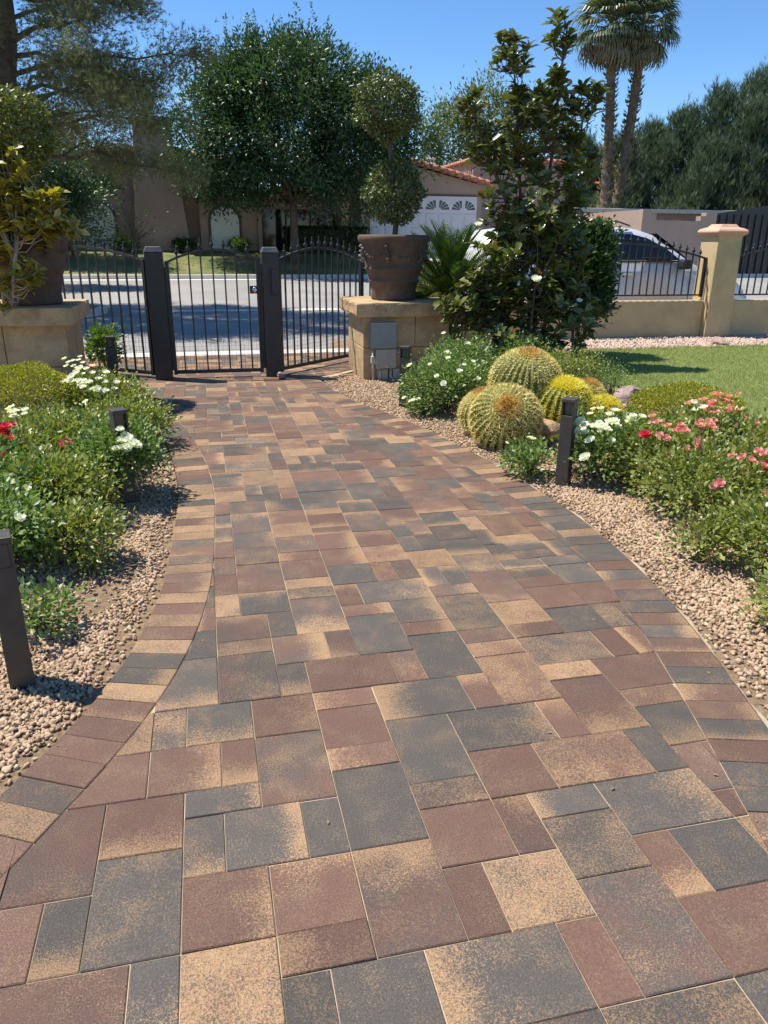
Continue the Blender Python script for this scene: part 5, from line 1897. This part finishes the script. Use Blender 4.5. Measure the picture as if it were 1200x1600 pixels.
def fan_palm(label, base, top, tr):
    t = thing('fan_palm', label, 'palm tree', base, 0, 'pair of tall fan palms')
    tp = np.array(top) - np.array(base)
    mb = MB()
    n = 46
    pts, rad = [], []
    for k in range(n + 1):
        s = k / n
        p = tp * s + np.array([0.15 * math.sin(s * 3), 0, 0])
        pts.append(tuple(p))
        rad.append(tr * (1.12 - 0.3 * s) * (1.07 if k % 2 else 0.94))
    mb.tube(pts, rad, 12)
    mb.build('trunk', M_PALMBARK, t, False)
    # leaf boots on the trunk
    P = np.array(pts)[rng.integers(4, n, 420)]
    a = rng.uniform(0, 6.28, 420)
    out = np.stack([np.cos(a), np.sin(a), np.zeros(420)], 1)
    P = P + out * tr * 0.85 + rng.normal(size=P.shape) * 0.04
    leaves('leaf_boots', t, L_PALMDRY, P, out * 0.8 + np.array([0, 0, 0.7]), out + rand_dir(420) * 0.3, 0.3, 0.16)
    for k in range(64):
        a = k * 2.399
        f = k / 64
        el = 1.35 - 2.2 * f ** 0.9 + rng.uniform(-0.15, 0.15)
        mesh = random.choice(FR) if f < 0.72 else random.choice(FRD)
        d = Vector((math.cos(a) * math.cos(el), math.sin(a) * math.cos(el), math.sin(el)))
        q = d.to_track_quat('Y', 'Z')
        o = link('frond', mesh, t, tuple(Vector(tp) + Vector((0, 0, 0.3 - 0.5 * f)) + d * 0.1), q.to_euler())
        s = random.uniform(0.85, 1.05) if f < 0.72 else random.uniform(0.75, 1.0)
        o.scale = (s, s, s)
    return t


fan_palm('left fan palm of the pair behind the wall', (11.25, 42, 1.0), (10.75, 42, 11.2), 0.25)
fan_palm('right fan palm of the pair, crown hanging lower right', (11.75, 42.6, 1.0), (12.45, 42.6, 11.3), 0.26)

# ------------------------------------------------------------------ sago palm behind the pedestal
def sago_frond(seed):
    g = np.random.default_rng(seed)
    Ps, Ds, Ns, Ls, Ts = [], [], [], [], []
    n = 34
    rach = []
    for k in range(n):
        s = k / (n - 1)
        rach.append((0, s * 0.95, 0.28 * s - 0.34 * s * s))
    for k in range(3, n):
        p = np.array(rach[k])
        tan = np.array(rach[k]) - np.array(rach[k - 1])
        tan = tan / np.linalg.norm(tan)
        ln = 0.2 * math.sin(math.pi * min(1, 0.18 + 0.86 * k / n)) ** 0.7 + 0.02
        for sg in (-1, 1):
            Ps.append(p)
            Ds.append(np.array([sg, 0, 0.45]) + tan * 1.0)
            Ns.append(np.array([-sg * 0.4, 0, 1]))
            Ls.append(ln * g.uniform(0.9, 1.1))
            Ts.append(g.uniform(0, 1))
    V, F, t = leaf_arrays(np.array(Ps), np.array(Ds), np.array(Ns), np.array(Ls), 0.014, np.array(Ts), T2)
    mb = MB().tube(rach, [0.009] * (n - 1) + [0.003], 4)
    nV = len(V)
    V = np.concatenate([V, np.array(mb.v)])
    tri = []
    for q in mb.f:
        for i in range(1, len(q) - 1):
            tri.append((q[0] + nV, q[i] + nV, q[i + 1] + nV))
    F = np.concatenate([F, np.array(tri)])
    return np_mesh('frond', V, F, L_SAGO, np.concatenate([t, np.full(len(mb.v), 0.9)]))


SF = [sago_frond(s) for s in (1, 2, 3)]
sg_base = W(3.28, 10.2)
sago = thing('sago_palm', 'sago palm with stiff green fronds behind the right pedestal', 'palm', (sg_base[0], sg_base[1], 0.0), 0)
MB().lathe([(0.16, -0.05), (0.19, 0.3), (0.2, 0.6), (0.17, 0.85), (0.06, 0.95)], 14, 0.08).build('trunk', M_PALMBARK, sago)
for k in range(46):
    a = k * 2.399
    f = k / 46
    el = 1.4 - 1.45 * f + rng.uniform(-0.1, 0.1)
    d = Vector((math.cos(a) * math.cos(el), math.sin(a) * math.cos(el), math.sin(el)))
    o = link('frond', random.choice(SF), sago, (d.x * 0.06, d.y * 0.06, 0.88 - 0.1 * f), d.to_track_quat('Y', 'Z').to_euler())
    s = random.uniform(0.9, 1.12)
    o.scale = (s, s, s)

# ------------------------------------------------------------------ magnolia, gold shrub, climbing rose
def rosette_plant(name, label, base, stems, nroset, mat, leaf, vol, npart, cat='tree', bark=None, per=(8, 11), flowers=()):
    """vol: list of (cx,cy,cz,rx,ry,rz,weight); rosettes of large leaves at branch ends"""
    t = thing(name, label, cat, base, 0)
    bark = bark or M_BARK
    wts = np.array([v[6] for v in vol], float)
    wts /= wts.sum()
    cs = []
    for v, ww in zip(vol, wts):
        n = int(round(nroset * ww))
        c, d = ellip_shell(n, v[:3], v[3:6], 0.35)
        cs.append(c)
    cs = np.concatenate(cs)
    mb = MB()
    sp = []
    for s in stems:
        pts = [np.array(p, float) for p in s]
        sp.append(pts)
        mb.tube([tuple(p) for p in pts], list(np.linspace(0.032, 0.009, len(pts))), 7)
    mb.build('trunk', bark, t, True)
    mb = MB()
    allp = np.concatenate([np.array([p + (q - p) * w for p, q in zip(s[:-1], s[1:]) for w in np.linspace(0, 1, 6)]) for s in sp])
    dirs = []
    for c in cs:
        dd = np.linalg.norm((allp - c) * np.array([1, 1, 0.8]) + np.array([0, 0, 0.12]), axis=1)
        low = allp[:, 2] < c[2] + 0.02
        dd = np.where(low, dd, dd + 1.0)
        a = allp[int(dd.argmin())]
        m = a + (c - a) * 0.55 + np.array([0, 0, -0.05]) + rng.normal(size=3) * 0.025
        mb.tube([tuple(a), tuple(m), tuple(c)], [0.008, 0.006, 0.004], 5)
        dirs.append(unit((c - m)[None] + np.array([0, 0, 0.12]))[0])
    mb.build('branches', bark, t, True)['kind'] = 'stuff'
    Ps, Ds, Ns, Ls, Ts = [], [], [], [], []
    for c, d in zip(cs, dirs):
        n = rng.integers(per[0], per[1] + 1)
        ref = unit(np.cross(d, np.array([0.3, 0.2, 1.0]))[None])[0]
        r2 = np.cross(d, ref)
        tb = rng.random()
        for k in range(n):
            a = 2 * math.pi * k / n + rng.uniform(-0.4, 0.4)
            o = ref * math.cos(a) + r2 * math.sin(a)
            up = rng.uniform(0.1, 1.1)
            Ps.append(c + d * rng.uniform(-0.08, 0.03))
            Ds.append(o + d * up + np.array([0, 0, rng.uniform(-0.25, 0.2)]))
            Ns.append(d * 1.0 - o * up * 0.6 + rng.normal(size=3) * 0.3)
            Ls.append(leaf * rng.uniform(0.65, 1.15))
            Ts.append(min(1, 0.55 * tb + 0.5 * rng.random()))
    P, D, N, L, T_ = np.array(Ps), unit(np.array(Ds)), np.array(Ns), np.array(Ls), np.array(Ts)
    # the leaves nearest to the path are parts, the rest one mass
    key = np.argsort((P[:, 1] + rng.random(len(P)) * 0.3) - 1.5 * L)
    part, rest = key[:npart], key[npart:]
    if npart:
        bins = 6
        lm = []
        for b in range(bins):
            V, F, tt = leaf_arrays(np.zeros((1, 3)), np.array([[0, 1.0, 0]]), np.array([[0, 0, 1.0]]), np.array([1.0]), np.array([0.46]), np.array([b / (bins - 1)]), T6)
            lm.append(np_mesh('leaf', V, F, mat, tt))
        for i in part:
            dv = Vector(D[i])
            nv_ = Vector(N[i])
            xx = dv.cross(nv_).normalized()
            zz = xx.cross(dv)
            mt = Matrix((xx, dv, zz)).transposed()
            o = link('leaf', lm[min(bins - 1, int(T_[i] * bins))], t, tuple(P[i]), mt.to_euler())
            o.scale = (L[i], L[i], L[i])
    leaves('foliage', t, mat, P[rest], D[rest], N[rest], L[rest], L[rest] * 0.46, T_[rest], T6)
    for (fx, fy, fz, fs_) in flowers:
        o = link('flower', FL['w'][0], t, (fx, fy, fz), (R(35), R(-10), 0.3))
        o.scale = (fs_, fs_, fs_ * 0.8)
    return t


mag = (1.78, 9.35, 0.02)
rosette_plant('magnolia_tree', 'young magnolia with large glossy leaves right of the stone pedestal', mag,
              [[(0, 0, -0.05), (0.02, 0, 0.7), (0.0, 0, 1.6), (0.08, 0, 2.5), (0.1, 0, 3.2), (0.14, 0, 3.75)], [(-0.05, 0, 0), (-0.15, -0.05, 0.8), (-0.2, 0, 1.7), (-0.3, 0, 2.5), (-0.42, 0, 3.5)], [(-0.15, 0, 1.4), (-0.4, 0, 2.0), (-0.65, 0, 2.5), (-0.85, 0, 2.95)],
               [(0.05, 0.05, 0), (0.2, 0.05, 0.9), (0.3, 0, 1.8), (0.4, 0, 2.95)], [(-0.08, -0.1, 0), (-0.35, -0.3, 0.6), (-0.55, -0.35, 1.2)], [(0.05, -0.1, 0), (0.3, -0.3, 0.6), (0.5, -0.35, 1.1)],
               [(-0.05, -0.1, 0), (-0.1, -0.4, 0.5), (-0.1, -0.5, 1.1)]],
              560, L_MAG, 0.158,
              [(-0.2, 0, 2.75, 0.4, 0.35, 0.5, 46), (-0.42, 0, 3.45, 0.2, 0.2, 0.32, 15), (-0.85, 0, 2.95, 0.17, 0.2, 0.22, 11), (0.07, 0, 3.55, 0.13, 0.14, 0.38, 11), (0.05, 0, 3.0, 0.25, 0.25, 0.35, 18), (0.42, 0, 3.0, 0.17, 0.2, 0.22, 11),
               (-0.6, 0, 2.5, 0.25, 0.3, 0.3, 16), (0.35, 0, 2.45, 0.25, 0.3, 0.35, 22), (-0.1, 0, 2.0, 0.62, 0.5, 0.55, 80),
               (-0.1, -0.1, 1.25, 0.82, 0.5, 0.65, 145), (-0.7, -0.25, 0.95, 0.45, 0.3, 0.45, 62), (0.2, -0.3, 0.75, 0.55, 0.4, 0.5, 62), (-0.2, -0.4, 0.45, 0.5, 0.3, 0.35, 32)],
              290, flowers=((-0.12, -0.62, 1.18, 1.9), (-0.75, -0.3, 1.75, 1.4), (0.4, -0.55, 0.95, 1.1)))
gs = (vx_ + 0.12, vy_ - 0.1, 1.58)
rosette_plant('gold_shrub', 'sunlit shrub with golden green leaves and pale stems at the left edge', gs,
              [[(0, 0, -0.05), (0.02, -0.1, 0.3), (-0.05, -0.2, 0.65)], [(0, 0, -0.05), (0.15, -0.2, 0.15), (0.35, -0.3, 0.25)], [(0, 0, -0.05), (-0.1, -0.25, 0.15), (-0.3, -0.35, 0.4)],
               [(0, 0, -0.05), (0.05, -0.4, 0.05), (0.0, -0.5, -0.35), (-0.05, -0.5, -0.6)], [(0, 0, -0.05), (-0.15, -0.4, 0.0), (-0.25, -0.5, -0.3)]],
              240, L_YMAG, 0.125, [(-0.1, -0.25, 0.5, 0.32, 0.22, 0.38, 50), (0.15, -0.3, 0.2, 0.38, 0.22, 0.25, 45), (-0.25, -0.4, 0.05, 0.3, 0.2, 0.35, 35), (0.0, -0.5, -0.35, 0.25, 0.12, 0.3, 12), (0.42, -0.3, 0.12, 0.15, 0.12, 0.12, 10)],
              200, 'shrub', M_PALEBARK)
rose_bush('tall dark climbing rose with coral blooms right of the magnolia', 2.5, 10.1, 0.41, 1.9, 8000,
          [('c', 1, 300, 0.85, 0.02), ('c', 2, 170, 0.55, 0.03), ('c', 1, 210, 0.2, 0.02), ('c', 1, 280, 0.5, 0.02)], 0.03, leaf_mat('climber_leaf', (0.03, 0.065, 0.022), (0.09, 0.15, 0.06), 0.3, 0.2), leaf=0.068, group='roses in the right bed', low=0.4)

for m_ in list(bpy.data.meshes):
    if m_.users == 0:
        bpy.data.meshes.remove(m_)
print('objects', len(bpy.data.objects), 'tris', sum(sum(len(p.vertices) - 2 for p in o.data.polygons) for o in bpy.data.objects if o.type == 'MESH' and len(o.data.polygons) < 5000), 'big', sum(len(o.data.polygons) for o in bpy.data.objects if o.type == 'MESH' and len(o.data.polygons) >= 5000))
